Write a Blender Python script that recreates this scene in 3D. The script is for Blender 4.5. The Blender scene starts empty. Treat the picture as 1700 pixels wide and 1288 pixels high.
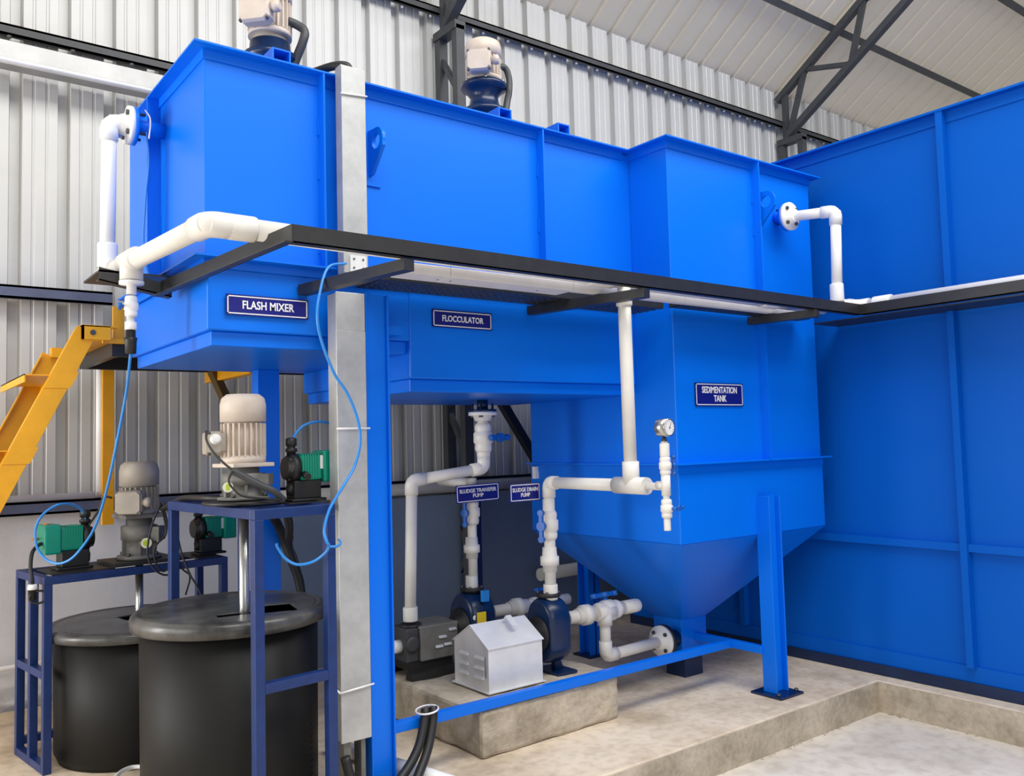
import bpy, bmesh, math, random
from mathutils import Vector, Matrix
random.seed(7)
S = bpy.context.scene
COL = S.collection

# ------------------------------------------------------------------ camera, sky, lights, exposure
yaw, pitch, roll = math.radians(52.757), math.radians(3.566), math.radians(-1.507)
f = Vector((math.cos(yaw)*math.cos(pitch), math.sin(yaw)*math.cos(pitch), math.sin(pitch)))
r = Vector((math.sin(yaw), -math.cos(yaw), 0)); u = r.cross(f)
r, u = math.cos(roll)*r + math.sin(roll)*u, -math.sin(roll)*r + math.cos(roll)*u
cd = bpy.data.cameras.new('camera'); cam = bpy.data.objects.new('camera', cd); COL.objects.link(cam)
M = Matrix((r, u, -f)).transposed().to_4x4(); M.translation = Vector((0, 0, 1.35))
cam.matrix_world = M
cd.sensor_fit = 'HORIZONTAL'; cd.sensor_width = 36; cd.lens = 36*1434.3/1700; cd.clip_start = .05
S.camera = cam
S.view_settings.view_transform = 'Standard'; S.view_settings.look = 'None'
S.view_settings.gamma = 1; S.view_settings.use_curve_mapping = False
S.view_settings.exposure = 0.0
w = bpy.data.worlds.new('world'); S.world = w; w.use_nodes = True
w.node_tree.nodes['Background'].inputs[0].default_value = (1, .985, .96, 1)
w.node_tree.nodes['Background'].inputs[1].default_value = .42
def area(name, loc, target, sx, sy, power, col=(1, 1, 1)):
    l = bpy.data.lights.new(name, 'AREA'); l.shape = 'RECTANGLE'; l.size = sx; l.size_y = sy; l.energy = power; l.color = col
    o = bpy.data.objects.new(name, l); COL.objects.link(o); o.location = loc
    o.rotation_euler = (Vector(target)-Vector(loc)).to_track_quat('-Z', 'Y').to_euler()
WARM = (1, .985, .95)
area('skylight', (3.2, .1, 6.3), (3.2, 3.0, 1.0), 8.0, 2.4, 460, WARM)
area('doorway_light', (1.0, -4.0, 3.0), (2.8, 3.0, 1.6), 5.0, 3.4, 75, WARM)
area('side_fill_light', (-3.8, 2.4, 1.8), (1.6, 5.0, .9), 3.0, 3.0, 95, WARM)  # unseen fill lamp added to brighten the lower left wall
area('walkway_fill_light', (-3.6, 4.72, 1.7), (3.5, 4.75, 1.0), .9, 2.8, 150, WARM)  # added fill lamp shining down the walkway onto the wall behind the tanks

# ------------------------------------------------------------------ materials
def mat(name, col, rough=.5, metal=0., spec=.5, noise=0., nscale=8., col2=None, bump=0., bscale=40., coat=0.):
    m = bpy.data.materials.new(name); m.use_nodes = True
    nt = m.node_tree; b = nt.nodes['Principled BSDF']
    b.inputs['Roughness'].default_value = rough; b.inputs['Metallic'].default_value = metal
    b.inputs['Specular IOR Level'].default_value = spec
    if coat: b.inputs['Coat Weight'].default_value = coat; b.inputs['Coat Roughness'].default_value = .15
    c = (*col, 1)
    if noise or col2:
        tc = nt.nodes.new('ShaderNodeTexCoord'); n = nt.nodes.new('ShaderNodeTexNoise')
        n.inputs['Scale'].default_value = nscale; n.inputs['Detail'].default_value = 6; n.inputs['Roughness'].default_value = .65
        nt.links.new(tc.outputs['Object'], n.inputs['Vector'])
        rp = nt.nodes.new('ShaderNodeValToRGB')
        k = col2 if col2 else tuple(x*(1-noise) for x in col)
        rp.color_ramp.elements[0].position = .35; rp.color_ramp.elements[1].position = .65
        rp.color_ramp.elements[0].color = (*k, 1); rp.color_ramp.elements[1].color = c
        nt.links.new(n.outputs['Fac'], rp.inputs['Fac']); nt.links.new(rp.outputs['Color'], b.inputs['Base Color'])
    else: b.inputs['Base Color'].default_value = c
    if bump:
        tc = nt.nodes.new('ShaderNodeTexCoord'); n = nt.nodes.new('ShaderNodeTexNoise'); n.inputs['Scale'].default_value = bscale
        n.inputs['Detail'].default_value = 8
        bp = nt.nodes.new('ShaderNodeBump'); bp.inputs['Strength'].default_value = bump; bp.inputs['Distance'].default_value = .01
        nt.links.new(tc.outputs['Object'], n.inputs['Vector']); nt.links.new(n.outputs['Fac'], bp.inputs['Height'])
        nt.links.new(bp.outputs['Normal'], b.inputs['Normal'])
    return m
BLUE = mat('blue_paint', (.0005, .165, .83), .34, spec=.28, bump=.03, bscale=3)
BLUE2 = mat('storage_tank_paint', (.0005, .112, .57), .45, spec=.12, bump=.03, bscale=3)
NAVY = mat('navy_frame_paint', (.008, .034, .165), .4, noise=.25, nscale=20)
NAVYG = mat('navy_girt_paint', (.10, .12, .21), .5, noise=.2, nscale=10)
PUMPB = mat('pump_navy_paint', (.004, .022, .085), .28, noise=.3, nscale=14)
BLACKP = mat('black_steel_paint', (.022, .022, .023), .42, noise=.3, nscale=20)
DKGREY = mat('dark_grey_steel', (.055, .058, .065), .5, noise=.25, nscale=9)
PVC = mat('white_pvc', (.80, .775, .73), .4, noise=.08, nscale=9)
PVCB = mat('bright_white_pvc', (.86, .86, .86), .35)
GALV = mat('galvanised_steel', (.56, .57, .57), .45, metal=.4, noise=.25, nscale=7, bump=.05, bscale=18)
GALVS = mat('smooth_galvanised_sheet', (.90, .905, .91), .34, metal=.25, noise=.15, nscale=5)
CLAD = mat('aluzinc_cladding', (.60, .60, .585), .5, metal=.15, noise=.07, nscale=2)
ROOFM = mat('roof_sheet_underside', (.84, .81, .75), .6, noise=.07, nscale=3)
def translucent(m, fac):      # translucency added so daylight brightens the roof underside
    nt = m.node_tree; b = nt.nodes['Principled BSDF']; out = nt.nodes['Material Output']
    tr = nt.nodes.new('ShaderNodeBsdfTranslucent'); tr.inputs['Color'].default_value = (1, .96, .88, 1); mx = nt.nodes.new('ShaderNodeMixShader'); mx.inputs[0].default_value = fac
    nt.links.new(b.outputs[0], mx.inputs[1]); nt.links.new(tr.outputs[0], mx.inputs[2]); nt.links.new(mx.outputs[0], out.inputs['Surface'])
translucent(ROOFM, .65)
BEIGE = mat('beige_motor_paint', (.66, .57, .49), .45, noise=.12, nscale=14)
BEIGED = mat('dusty_beige_motor_paint', (.42, .375, .32), .5, noise=.2, nscale=12)
GREYG = mat('grey_gearbox_paint', (.20, .195, .18), .5, noise=.3, nscale=16)
GREEN = mat('green_plastic', (.0, .30, .20), .38, noise=.06)
BLKPL = mat('black_plastic', (.012, .012, .013), .45)
DRUM = mat('black_drum_plastic', (.012, .012, .012), .5, spec=.22, noise=.25, nscale=5, bump=.04, bscale=12)
LID = mat('dusty_black_lid', (.12, .12, .12), .3, col2=(.02, .02, .02), nscale=4, bump=.06, bscale=14)
RUBBER = mat('black_rubber', (.014, .014, .014), .5)
TUBEB = mat('blue_tubing', (.03, .25, .72), .3)
HANDLE = mat('blue_valve_handle', (.005, .11, .48), .35)
YEL = mat('yellow_paint', (.92, .43, .004), .4, noise=.12, nscale=8)
STEEL = mat('stainless_steel', (.55, .54, .52), .25, metal=.9)
BOLT = mat('bolt_steel', (.10, .10, .10), .4, metal=.6)
BRASS = mat('brass', (.7, .35, .1), .35, metal=.7)
SIGN = mat('sign_navy', (.006, .008, .19), .3)
WHITE = mat('white_print', (.85, .85, .85), .5)
DIAL = mat('gauge_dial', (.8, .8, .77), .3)
STICK = mat('sticker', (.78, .78, .62), .4)
STICKG = mat('sticker_green_print', (.45, .62, .03), .4)
STICKY = mat('yellow_tag', (.85, .6, .02), .5)
MASON = mat('painted_masonry', (.80, .82, .86), .6, noise=.1, nscale=3, bump=.15, bscale=20)
TRAYM = mat('dull_tray_metal', (.40, .40, .40), .4, metal=.5, noise=.2, nscale=5)
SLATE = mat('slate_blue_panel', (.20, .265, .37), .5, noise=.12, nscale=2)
GREYPIPE = mat('grey_pipe', (.45, .45, .43), .5)

def stain(m):
    nt = m.node_tree; b = nt.nodes['Principled BSDF']; old = b.inputs['Base Color'].links[0].from_socket
    tc = nt.nodes.new('ShaderNodeTexCoord'); sp = nt.nodes.new('ShaderNodeSeparateXYZ'); n = nt.nodes.new('ShaderNodeTexNoise')
    mp = nt.nodes.new('ShaderNodeMapping'); mp.inputs['Scale'].default_value = (3, 1, 9)
    nt.links.new(tc.outputs['Object'], sp.inputs[0]); nt.links.new(tc.outputs['Object'], mp.inputs[0]); nt.links.new(mp.outputs[0], n.inputs['Vector']); n.inputs['Scale'].default_value = 1.3; n.inputs['Detail'].default_value = 7
    mr = nt.nodes.new('ShaderNodeMapRange'); mr.inputs['From Min'].default_value = .42; mr.inputs['From Max'].default_value = .12; nt.links.new(sp.outputs['Z'], mr.inputs['Value'])
    mu = nt.nodes.new('ShaderNodeMath'); mu.operation = 'MULTIPLY'; nt.links.new(mr.outputs[0], mu.inputs[0])
    rp = nt.nodes.new('ShaderNodeValToRGB'); rp.color_ramp.elements[0].position = .42; rp.color_ramp.elements[1].position = .6; nt.links.new(n.outputs['Fac'], rp.inputs['Fac']); nt.links.new(rp.outputs['Color'], mu.inputs[1])
    mx = nt.nodes.new('ShaderNodeMix'); mx.data_type = 'RGBA'; nt.links.new(mu.outputs[0], mx.inputs['Factor']); nt.links.new(old, mx.inputs['A']); mx.inputs['B'].default_value = (.24, .25, .27, 1)
    nt.links.new(mx.outputs['Result'], b.inputs['Base Color'])
stain(MASON)
def concrete(name, c1, c2, c3, scale=2.5, bump=.35):
    m = bpy.data.materials.new(name); m.use_nodes = True; nt = m.node_tree; b = nt.nodes['Principled BSDF']
    b.inputs['Roughness'].default_value = .85; b.inputs['Specular IOR Level'].default_value = .2
    tc = nt.nodes.new('ShaderNodeTexCoord')
    n1 = nt.nodes.new('ShaderNodeTexNoise'); n1.inputs['Scale'].default_value = scale; n1.inputs['Detail'].default_value = 8; n1.inputs['Roughness'].default_value = .6
    n2 = nt.nodes.new('ShaderNodeTexNoise'); n2.inputs['Scale'].default_value = scale*9; n2.inputs['Detail'].default_value = 8
    for n in (n1, n2): nt.links.new(tc.outputs['Object'], n.inputs['Vector'])
    rp = nt.nodes.new('ShaderNodeValToRGB'); e = rp.color_ramp.elements
    e[0].position = .34; e[0].color = (*c1, 1); e[1].position = .66; e[1].color = (*c3, 1)
    k = e.new(.5); k.color = (*c2, 1)
    nt.links.new(n1.outputs['Fac'], rp.inputs['Fac'])
    mx = nt.nodes.new('ShaderNodeMix'); mx.data_type = 'RGBA'; mx.blend_type = 'MULTIPLY'; mx.inputs['Factor'].default_value = .35
    r2 = nt.nodes.new('ShaderNodeValToRGB'); r2.color_ramp.elements[0].position = .35; r2.color_ramp.elements[0].color = (.6, .57, .53, 1)
    r2.color_ramp.elements[1].position = .55; r2.color_ramp.elements[1].color = (1, 1, 1, 1)
    nt.links.new(n2.outputs['Fac'], r2.inputs['Fac'])
    nt.links.new(rp.outputs['Color'], mx.inputs['A']); nt.links.new(r2.outputs['Color'], mx.inputs['B'])
    nt.links.new(mx.outputs['Result'], b.inputs['Base Color'])
    bp = nt.nodes.new('ShaderNodeBump'); bp.inputs['Strength'].default_value = bump; bp.inputs['Distance'].default_value = .008
    nt.links.new(n2.outputs['Fac'], bp.inputs['Height']); nt.links.new(bp.outputs['Normal'], b.inputs['Normal'])
    return m
SLABM = concrete('slab_concrete', (.53, .43, .305), (.74, .62, .47), (.82, .71, .555))
FLOORM = concrete('floor_concrete', (.60, .54, .455), (.74, .675, .585), (.80, .74, .65), 1.6, .2)
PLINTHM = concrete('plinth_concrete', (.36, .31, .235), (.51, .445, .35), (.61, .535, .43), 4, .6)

# ------------------------------------------------------------------ mesh helper
def basis(d, up=None):
    d = Vector(d).normalized()
    a = Vector(up) if up else (Vector((0, 0, 1)) if abs(d.z) < .95 else Vector((1, 0, 0)))
    x = a.cross(d)
    if x.length < 1e-4: x = Vector((1, 0, 0)).cross(d)
    x.normalize(); y = d.cross(x).normalized()
    return x, y, d
class MB:
    def __init__(s): s.v = []; s.f = []; s.sm = []
    def add(s, vs, fs, smooth=False):
        o = len(s.v); s.v += [Vector(v) for v in vs]; s.f += [[i+o for i in q] for q in fs]; s.sm += [smooth]*len(fs); return s
    def box(s, x0, x1, y0, y1, z0, z1):
        return s.add([(x0, y0, z0), (x1, y0, z0), (x1, y1, z0), (x0, y1, z0), (x0, y0, z1), (x1, y0, z1), (x1, y1, z1), (x0, y1, z1)],
                     [(3, 2, 1, 0), (4, 5, 6, 7), (0, 1, 5, 4), (1, 2, 6, 5), (2, 3, 7, 6), (3, 0, 4, 7)])
    def bar(s, a, b, wx, wy, up=None):         # rectangular bar from a to b
        a, b = Vector(a), Vector(b); x, y, d = basis(b-a, up); x = x*wx/2; y = y*wy/2
        return s.add([a-x-y, a+x-y, a+x+y, a-x+y, b-x-y, b+x-y, b+x+y, b-x+y],
                     [(3, 2, 1, 0), (4, 5, 6, 7), (0, 1, 5, 4), (1, 2, 6, 5), (2, 3, 7, 6), (3, 0, 4, 7)])
    def cyl(s, a, b, r0, r1=None, n=20):
        a, b = Vector(a), Vector(b); r1 = r0 if r1 is None else r1
        L = (b-a).length
        return s.lathe(a, b-a, [(0, r0), (L, r1)], n)
    def lathe(s, p, axis, prof, n=24):         # prof: (height, radius), capped
        p = Vector(p); x, y, d = basis(axis); vs = []; k = len(prof)
        for h, rr in prof:
            for i in range(n):
                a = 2*math.pi*i/n; vs.append(p+d*h+(x*math.cos(a)+y*math.sin(a))*rr)
        fs = [(j*n+i, j*n+(i+1) % n, (j+1)*n+(i+1) % n, (j+1)*n+i) for j in range(k-1) for i in range(n)]
        s.add(vs, fs, True)
        o = len(s.v)-len(vs)
        s.f += [[o+i for i in reversed(range(n))], [o+(k-1)*n+i for i in range(n)]]; s.sm += [False, False]
        return s
    def tube(s, pts, rad, n=12, cap=True):
        pts = [Vector(p) for p in pts]; m = len(pts); vs = []
        t0 = (pts[1]-pts[0]).normalized(); x, y, _ = basis(t0)
        for i, p in enumerate(pts):
            t = (pts[min(i+1, m-1)]-pts[max(i-1, 0)]).normalized()
            x = (x - t*x.dot(t)).normalized(); y = t.cross(x)
            rr = rad[i] if isinstance(rad, (list, tuple)) else rad
            for k in range(n):
                a = 2*math.pi*k/n; vs.append(p+(x*math.cos(a)+y*math.sin(a))*rr)
        s.add(vs, [(j*n+i, j*n+(i+1) % n, (j+1)*n+(i+1) % n, (j+1)*n+i) for j in range(m-1) for i in range(n)], True)
        if cap:
            o = len(s.v)-len(vs); s.f += [[o+i for i in reversed(range(n))], [o+(m-1)*n+i for i in range(n)]]; s.sm += [False, False]
        return s
    def prism(s, poly, vec):                   # planar polygon swept along vec
        n = len(poly); vec = Vector(vec); a = [Vector(p) for p in poly]
        return s.add(a+[p+vec for p in a], [list(reversed(range(n))), list(range(n, 2*n))]+[(i, (i+1) % n, n+(i+1) % n, n+i) for i in range(n)])
    def xf(s, m):
        s.v = [m @ v for v in s.v]; return s
    def build(s, name, m, parent=None, bev=0., **kw):
        off = origin(parent) if parent else Vector()
        c = Vector()
        if parent is None:
            xs = [v.x for v in s.v]; ys = [v.y for v in s.v]; zs = [v.z for v in s.v]
            c = Vector(((min(xs)+max(xs))/2, (min(ys)+max(ys))/2, min(zs)))
        me = bpy.data.meshes.new(name)
        me.from_pydata([v-off-c for v in s.v], [], s.f); me.update()
        bm = bmesh.new(); bm.from_mesh(me); bmesh.ops.recalc_face_normals(bm, faces=bm.faces); bm.to_mesh(me); bm.free()
        me.polygons.foreach_set('use_smooth', s.sm)
        me.materials.append(m)
        o = bpy.data.objects.new(name, me); COL.objects.link(o)
        if parent: o.parent = parent
        else: o.location = c
        if bev:
            b = o.modifiers.new('bevel', 'BEVEL'); b.width = bev; b.segments = 2; b.limit_method = 'ANGLE'; b.angle_limit = math.radians(40)
        for k, v in kw.items(): o[k] = v
        return o
def origin(o):
    p = Vector(o.location)
    while o.parent: o = o.parent; p += o.location
    return p
def thing(name, loc, label, cat, group=None):
    o = bpy.data.objects.new(name, None); COL.objects.link(o); o.location = loc; o.empty_display_size = .1
    o['label'] = label; o['category'] = cat
    if group: o['group'] = group
    return o
def spline(pts, k=6):
    P = [Vector(p) for p in pts]; P = [P[0]*2-P[1]]+P+[P[-1]*2-P[-2]]; out = []
    for i in range(1, len(P)-2):
        a, b, c, d = P[i-1], P[i], P[i+1], P[i+2]
        for j in range(k):
            t = j/k; out.append(.5*((2*b)+(c-a)*t+(2*a-5*b+4*c-d)*t*t+(3*b-a-3*c+d)*t**3))
    out.append(P[-2]); return out
def hose(name, pts, rad, m, label, cat, group=None):
    o = MB().tube(spline(pts), rad, 10).build(name, m, label=label, category=cat)
    if group: o['group'] = group
    return o

# ------------------------------------------------------------------ setting: floors
FZ = -.165
MB().box(-6, 14, -7, 2.64, FZ-.2, FZ).build('floor', FLOORM, kind='structure')
sl = MB(); sl.box(-6, 4.46, 2.64, 5.2, -.3, 0); sl.box(4.46, 14, -7, 5.2, -.3, 0)
sl = MB().prism([(-6, 2.64, -.3), (4.46, 2.64, -.3), (4.46, -7, -.3), (14, -7, -.3), (14, 5.3, -.3), (-6, 5.3, -.3)], (0, 0, .3))
sl.build('floor_platform', SLABM, bev=.012, kind='structure')
MB().box(-6, 4.46, 2.634, 2.641, FZ, -.006).build('kerb_shade_front', PLINTHM, kind='structure')  # thin darker skin over the kerb face, its shade put into the colour
MB().box(4.453, 4.461, -7, 2.64, FZ, -.006).build('kerb_shade_right', PLINTHM, kind='structure')  # same shade-toned skin on the kerb's side face
# loose mortar lumps along the foot of the kerb
mm = MB()
for k in range(46):
    x = random.uniform(2.2, 4.4); q = random.uniform(.002, .006)
    mm.lathe((x, 2.632-random.uniform(0, .012), FZ), (0, 0, 1), [(0, q*1.4), (q*.6, q), (q, q*.3)], 6)
for k in range(30):
    y = random.uniform(1.2, 2.6); q = random.uniform(.002, .005)
    mm.lathe((4.451-random.uniform(0, .012), y, FZ), (0, 0, 1), [(0, q*1.4), (q*.6, q), (q, q*.3)], 6)
mm.build('mortar_crumbs', PLINTHM, kind='stuff', label='small mortar crumbs along the foot of the concrete kerb', category='rubble')

# ------------------------------------------------------------------ setting: back wall
WY = 5.2
wall = MB().box(-3, 12.5, WY, WY+.2, -.1, 1.07).build('wall_back', MASON, kind='structure')
def profile(x0, n, pitch, depth, plain=False):
    pts = []
    for k in range(n):
        b = x0+k*pitch
        if plain: pts += [(b, 0), (b+pitch*.80, 0), (b+pitch*.84, depth), (b+pitch*.97, depth)]; continue
        pts += [(b, 0), (b+pitch*.18, 0), (b+pitch*.20, .004), (b+pitch*.24, .004), (b+pitch*.26, 0), (b+pitch*.46, 0), (b+pitch*.48, .004), (b+pitch*.52, .004), (b+pitch*.54, 0),
                (b+pitch*.72, 0), (b+pitch*.76, depth), (b+pitch*.96, depth)]
    pts.append((x0+n*pitch, 0)); return pts
PITCH = .235
def sheet_mesh(name, n, depth, L, th=.003, plain=False):
    p = profile(0, n, PITCH, depth, plain); mb = MB()
    m = len(p)
    vs = [(x, d, 0) for x, d in p]+[(x, d, L) for x, d in p]+[(x, d+th, 0) for x, d in p]+[(x, d+th, L) for x, d in p]
    fs = [(i, i+1, m+i+1, m+i) for i in range(m-1)]+[(2*m+i, 3*m+i, 3*m+i+1, 2*m+i+1) for i in range(m-1)]
    me = bpy.data.meshes.new(name); me.from_pydata(vs, [], fs); me.update(); return me
cm = sheet_mesh('cladding_sheet', 4, .05, 3.85); cm.materials.append(CLAD)
W4 = 4*PITCH
for k in range(16):
    o = bpy.data.objects.new('cladding_sheet', cm); COL.objects.link(o); o.parent = wall
    o.location = Vector((-2.6+k*W4, WY+.02-(k % 2)*.004, 1.06))-origin(wall)
# skirting kerb where wall meets slab
MB().box(-3, 4.5, WY-.03, WY, 0, .035).build('baseboard_back', SLABM, kind='structure')
# wall rails
def girt(name, z, h, d, m, x0, x1, **kw):
    g = MB(); g.box(x0, x1, WY-d, WY-.0, z+h-.012, z+h); g.box(x0, x1, WY-d, WY-d+.012, z, z+h); g.box(x0, x1, WY-d, WY-d+.035, z, z+.012)
    return g.build(name, m, kind='structure', **kw)
girt('trim_1', 1.035, .07, .09, NAVYG, -3, 5.0)
girt('trim_2', 2.165, .07, .09, NAVYG, -3, 1.12)
girt('trim_3', 3.575, .06, .07, DKGREY, -3, 12.4)
girt('trim_4', 4.46, .06, .07, DKGREY, -3, 12.4)
# bright metal capping along the mid rail
o = MB().tube([(-2, 5.1, 1.125), (1.03, 5.1, 1.125)], .018, 10).build('wall_conduit', PVCB, label='white conduit lying along the navy wall rail at left', category='conduit')
o = MB().tube([(1.063, 5.13, 1.12), (1.063, 5.13, 2.02)], .022, 12).build('wall_conduit', PVCB, label='white upright conduit on the cladding beside the yellow post', category='conduit')
o = MB().tube([(-2, 5.14, .265), (.75, 5.14, .268), (1.4, 5.14, .28)], .013, 8).build('wall_conduit', PVCB, label='thin pale pipe low on the masonry wall behind the left stand', category='conduit')
# long metal tray under the upper left rail
t = thing('cable_tray', (.4, 5.1, 3.38), 'long shiny metal tray under the dark upper rail at far left', 'tray')
g = MB(); g.prism([(-3, 5.03, 3.40), (-3, 5.03, 3.50), (-3, 5.045, 3.50), (-3, 5.045, 3.415), (-3, 5.18, 3.415), (-3, 5.18, 3.40)], (6.1, 0, 0)); g.build('tray_channel', TRAYM, t)
g = MB(); g.tube([(-3, 5.02, 3.39), (3.1, 5.02, 3.39)], .018, 10); g.build('tray_lip', GALVS, t)
for k in range(16):
    MB().lathe((-1.5+k*.3, 5.03, 3.515), (0, 0, 1), [(0, .012), (.012, .012)], 8).build('bolt', BOLT, t)
# fixing screws under the upper girt
for k in range(0, 36):
    x = 2.1+k*PITCH*1.0
    if x > 9: break
    MB().lathe((x, WY-.03, 4.447), (0, 0, 1), [(0, .010), (.013, .010)], 8).build('fixing_screw', PVCB, wall)

# ------------------------------------------------------------------ setting: roof
SL = .66
def rz(y): return 4.85+SL*(WY-y)
ceil = MB().box(-3, 12.5, -.62, -.5, 8.6, 8.64).build('ceiling', ROOFM, kind='structure')
L = math.hypot(5.7, 5.7*SL); ang = math.atan2(SL, 1)
rm = sheet_mesh('roof_sheet', 4, .03, L, plain=True); rm.materials.append(ROOFM)
for k in range(16):
    o = bpy.data.objects.new('roof_sheet', rm); COL.objects.link(o); o.parent = ceil
    o.rotation_euler = (math.pi/2-ang, 0, 0)
    o.location = Vector((-2.6+k*W4, WY+.05, 4.87-.05*SL+(k % 2)*.004))-origin(ceil)
n = 5
for k, y in enumerate((4.53, 3.75, 2.97, 2.0, 1.0, 0.2)):
    z = rz(y)-.015
    g = MB().bar((-3, y, z-.03), (12.4, y, z-.03), .05, .06, up=(0, -SL, 1)); g.build('trim_%d' % (n+k), DKGREY, kind='structure')
# lattice columns and trusses
def lattice(x, label_c, label_t, lower):
    t = thing('lattice_column', (x, 5.0, 0), label_c, 'column', 'lattice columns of the shed')
    for y in (5.15, 4.93):
        MB().box(x-.035, x+.035, y-.03, y+.03, 0, 4.30).build('chord', DKGREY, t)
    zz = .3; i = 0
    while zz < 4.1:
        a, b = (5.15, 4.93) if i % 2 == 0 else (4.93, 5.15)
        MB().bar((x, a, zz), (x, b, zz+.32), .035, .035).build('lacing', DKGREY, t); zz += .32; i += 1
    MB().box(x-.045, x+.045, 4.9, 5.19, 4.27, 4.33).build('cap_plate', DKGREY, t)
    t = thing('roof_truss', (x, 4.5, 4.33), label_t, 'truss', 'roof trusses')
    def up(y): return rz(y)-.11
    def lo(y): return 4.36+.66*(5.08-y)
    MB().bar((x, 5.19, up(5.19)), (x, .3, up(.3)), .07, .06).build('top_chord', DKGREY, t)
    MB().bar((x, 5.1, lo(5.1)), (x, .3, lo(.3)), .07, .06).build('bottom_chord', DKGREY, t)
    ys = [5.06, 4.86, 4.36, 4.20, 3.6, 3.3, 2.7, 2.4, 1.8, 1.5, .9]
    for i in range(len(ys)-1):
        a, b = ys[i], ys[i+1]
        p = (x, a, lo(a)) if i % 2 == 0 else (x, a, up(a)); q = (x, b, up(b)) if i % 2 == 0 else (x, b, lo(b))
        MB().bar(p, q, .05, .04).build('web', DKGREY, t)
    MB().bar((x, 5.1, 4.33), (x, 5.1, up(5.1)), .05, .05).build('web', DKGREY, t)
lattice(3.35, 'dark grey lattice column on the wall behind the flocculator motor', 'dark roof truss rising from the column behind the flocculator motor', 0)
lattice(7.45, 'dark grey lattice column on the wall behind the tanks at right', 'dark roof truss crossing the roof sheets above the big tank', 0)

# slate panel against the wall behind the pumps
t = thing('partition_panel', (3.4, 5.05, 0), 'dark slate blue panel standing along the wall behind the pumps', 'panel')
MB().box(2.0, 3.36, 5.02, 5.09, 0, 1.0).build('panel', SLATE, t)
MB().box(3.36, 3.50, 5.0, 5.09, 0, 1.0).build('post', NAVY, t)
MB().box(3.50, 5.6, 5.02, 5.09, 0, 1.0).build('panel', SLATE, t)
MB().tube([(1.75, 4.98, 1.06), (4.4, 4.98, 1.05)], .038, 14).build('wall_pipe', GREYPIPE, label='thick grey pipe along the wall above the slate panel', category='pipe')
MB().tube([(3.9, 4.86, .40), (5.2, 4.86, .42)], .045, 14).build('wall_pipe', GREYPIPE, label='grey pipe low along the wall behind the drain pump', category='pipe')

# ------------------------------------------------------------------ flash mixer + flocculator (one welded vessel)
TZ = 2.85
YF, YB = 3.17, 4.27
tank = thing('mixing_tank', (2.1, 3.7, 1.6), 'long blue steel mixing tank on legs, flash mixer left and flocculator right', 'tank')
g = MB(); g.box(1.01, 3.22, YF, YB, 2.05, TZ-.01); g.build('upper_shell', BLUE, tank, .004)
g = MB(); g.box(1.02, 1.88, YF+.005, YB, 1.79, 2.05); g.build('flash_mixer_box', BLUE, tank, .006)
g = MB(); g.box(1.04, 1.87, YF+.03, YB-.02, 1.735, 1.79); g.build('base_channel', BLUE, tank, .004)
g = MB(); g.box(1.87, 3.22, YF, YB, 1.63, 2.05); g.build('flocculator_box', BLUE, tank, .006)
g = MB(); g.box(1.885, 3.22, YF+.03, YB-.02, 1.575, 1.63); g.build('base_channel', BLUE, tank, .004)
def angle_run(root, name, pts, z, out, leg, th, closed=False):
    # angle iron round the outside of a shell: flat leg outward, short leg down the wall
    n = len(pts); P = [Vector((x, y, 0)) for x, y in pts]; off = []
    for i in range(n):
        ds = []
        if i > 0: ds.append((P[i]-P[i-1]).normalized())
        if i < n-1: ds.append((P[i+1]-P[i]).normalized())
        ns = [Vector((d.y, -d.x, 0)) for d in ds]
        nn = sum(ns, Vector()); nn = nn/ nn.dot(nn)*len(ns) if len(ns) == 2 else ns[0]
        off.append(P[i]+nn*1.0 if False else nn)
    for i in range(n-1):
        a, b = P[i], P[i+1]; A, B = a+off[i]*out, b+off[i+1]*out; C, D = a+off[i]*th, b+off[i+1]*th
        g = MB(); Z = Vector((0, 0, z)); T = Vector((0, 0, th)); G = Vector((0, 0, leg))
        g.add([a+Z, b+Z, B+Z, A+Z, a+Z-T, b+Z-T, B+Z-T, A+Z-T], [(0, 1, 2, 3), (7, 6, 5, 4), (0, 4, 5, 1), (1, 5, 6, 2), (2, 6, 7, 3), (3, 7, 4, 0)])
        g.add([a+Z-T, b+Z-T, D+Z-T, C+Z-T, a+Z-G, b+Z-G, D+Z-G, C+Z-G], [(0, 1, 2, 3), (7, 6, 5, 4), (0, 4, 5, 1), (1, 5, 6, 2), (2, 6, 7, 3), (3, 7, 4, 0)])
        g.build(name, BLUE, root)
# outline walked with the outside on the right hand
angle_run(tank, 'top_flange', [(3.168, YB), (1.01, YB), (1.01, YF), (3.168, YF)], TZ, .052, .045, .007)
angle_run(tank, 'mid_flange', [(1.01, YB), (1.01, YF), (3.215, YF)], 2.06, .05, .04, .007)
def tstiff_y(root, x, y, z0, z1, p=.05, m=BLUE, fw=.02):   # flat bar standing off a front face (facing -Y)
    MB().box(x-.004, x+.004, y-p, y, z0, z1).build('stiffener', m, root)
tstiff_y(tank, 1.468, YF, 2.06, TZ-.007); tstiff_y(tank, 2.6, YF, 2.06, TZ-.007)
for x, zs in ((1.462, (2.6, 2.42, 2.12)), (2.594, (2.62, 2.35))):
    for z in zs: MB().bar((x, YF-.004, z), (x, YF-.004, z+.07), .008, .008).build('weld_bead', BLUE, tank)
MB().box(.958, 1.01, 3.755, 3.763, 2.06, TZ-.007).build('stiffener', BLUE, tank)
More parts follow.
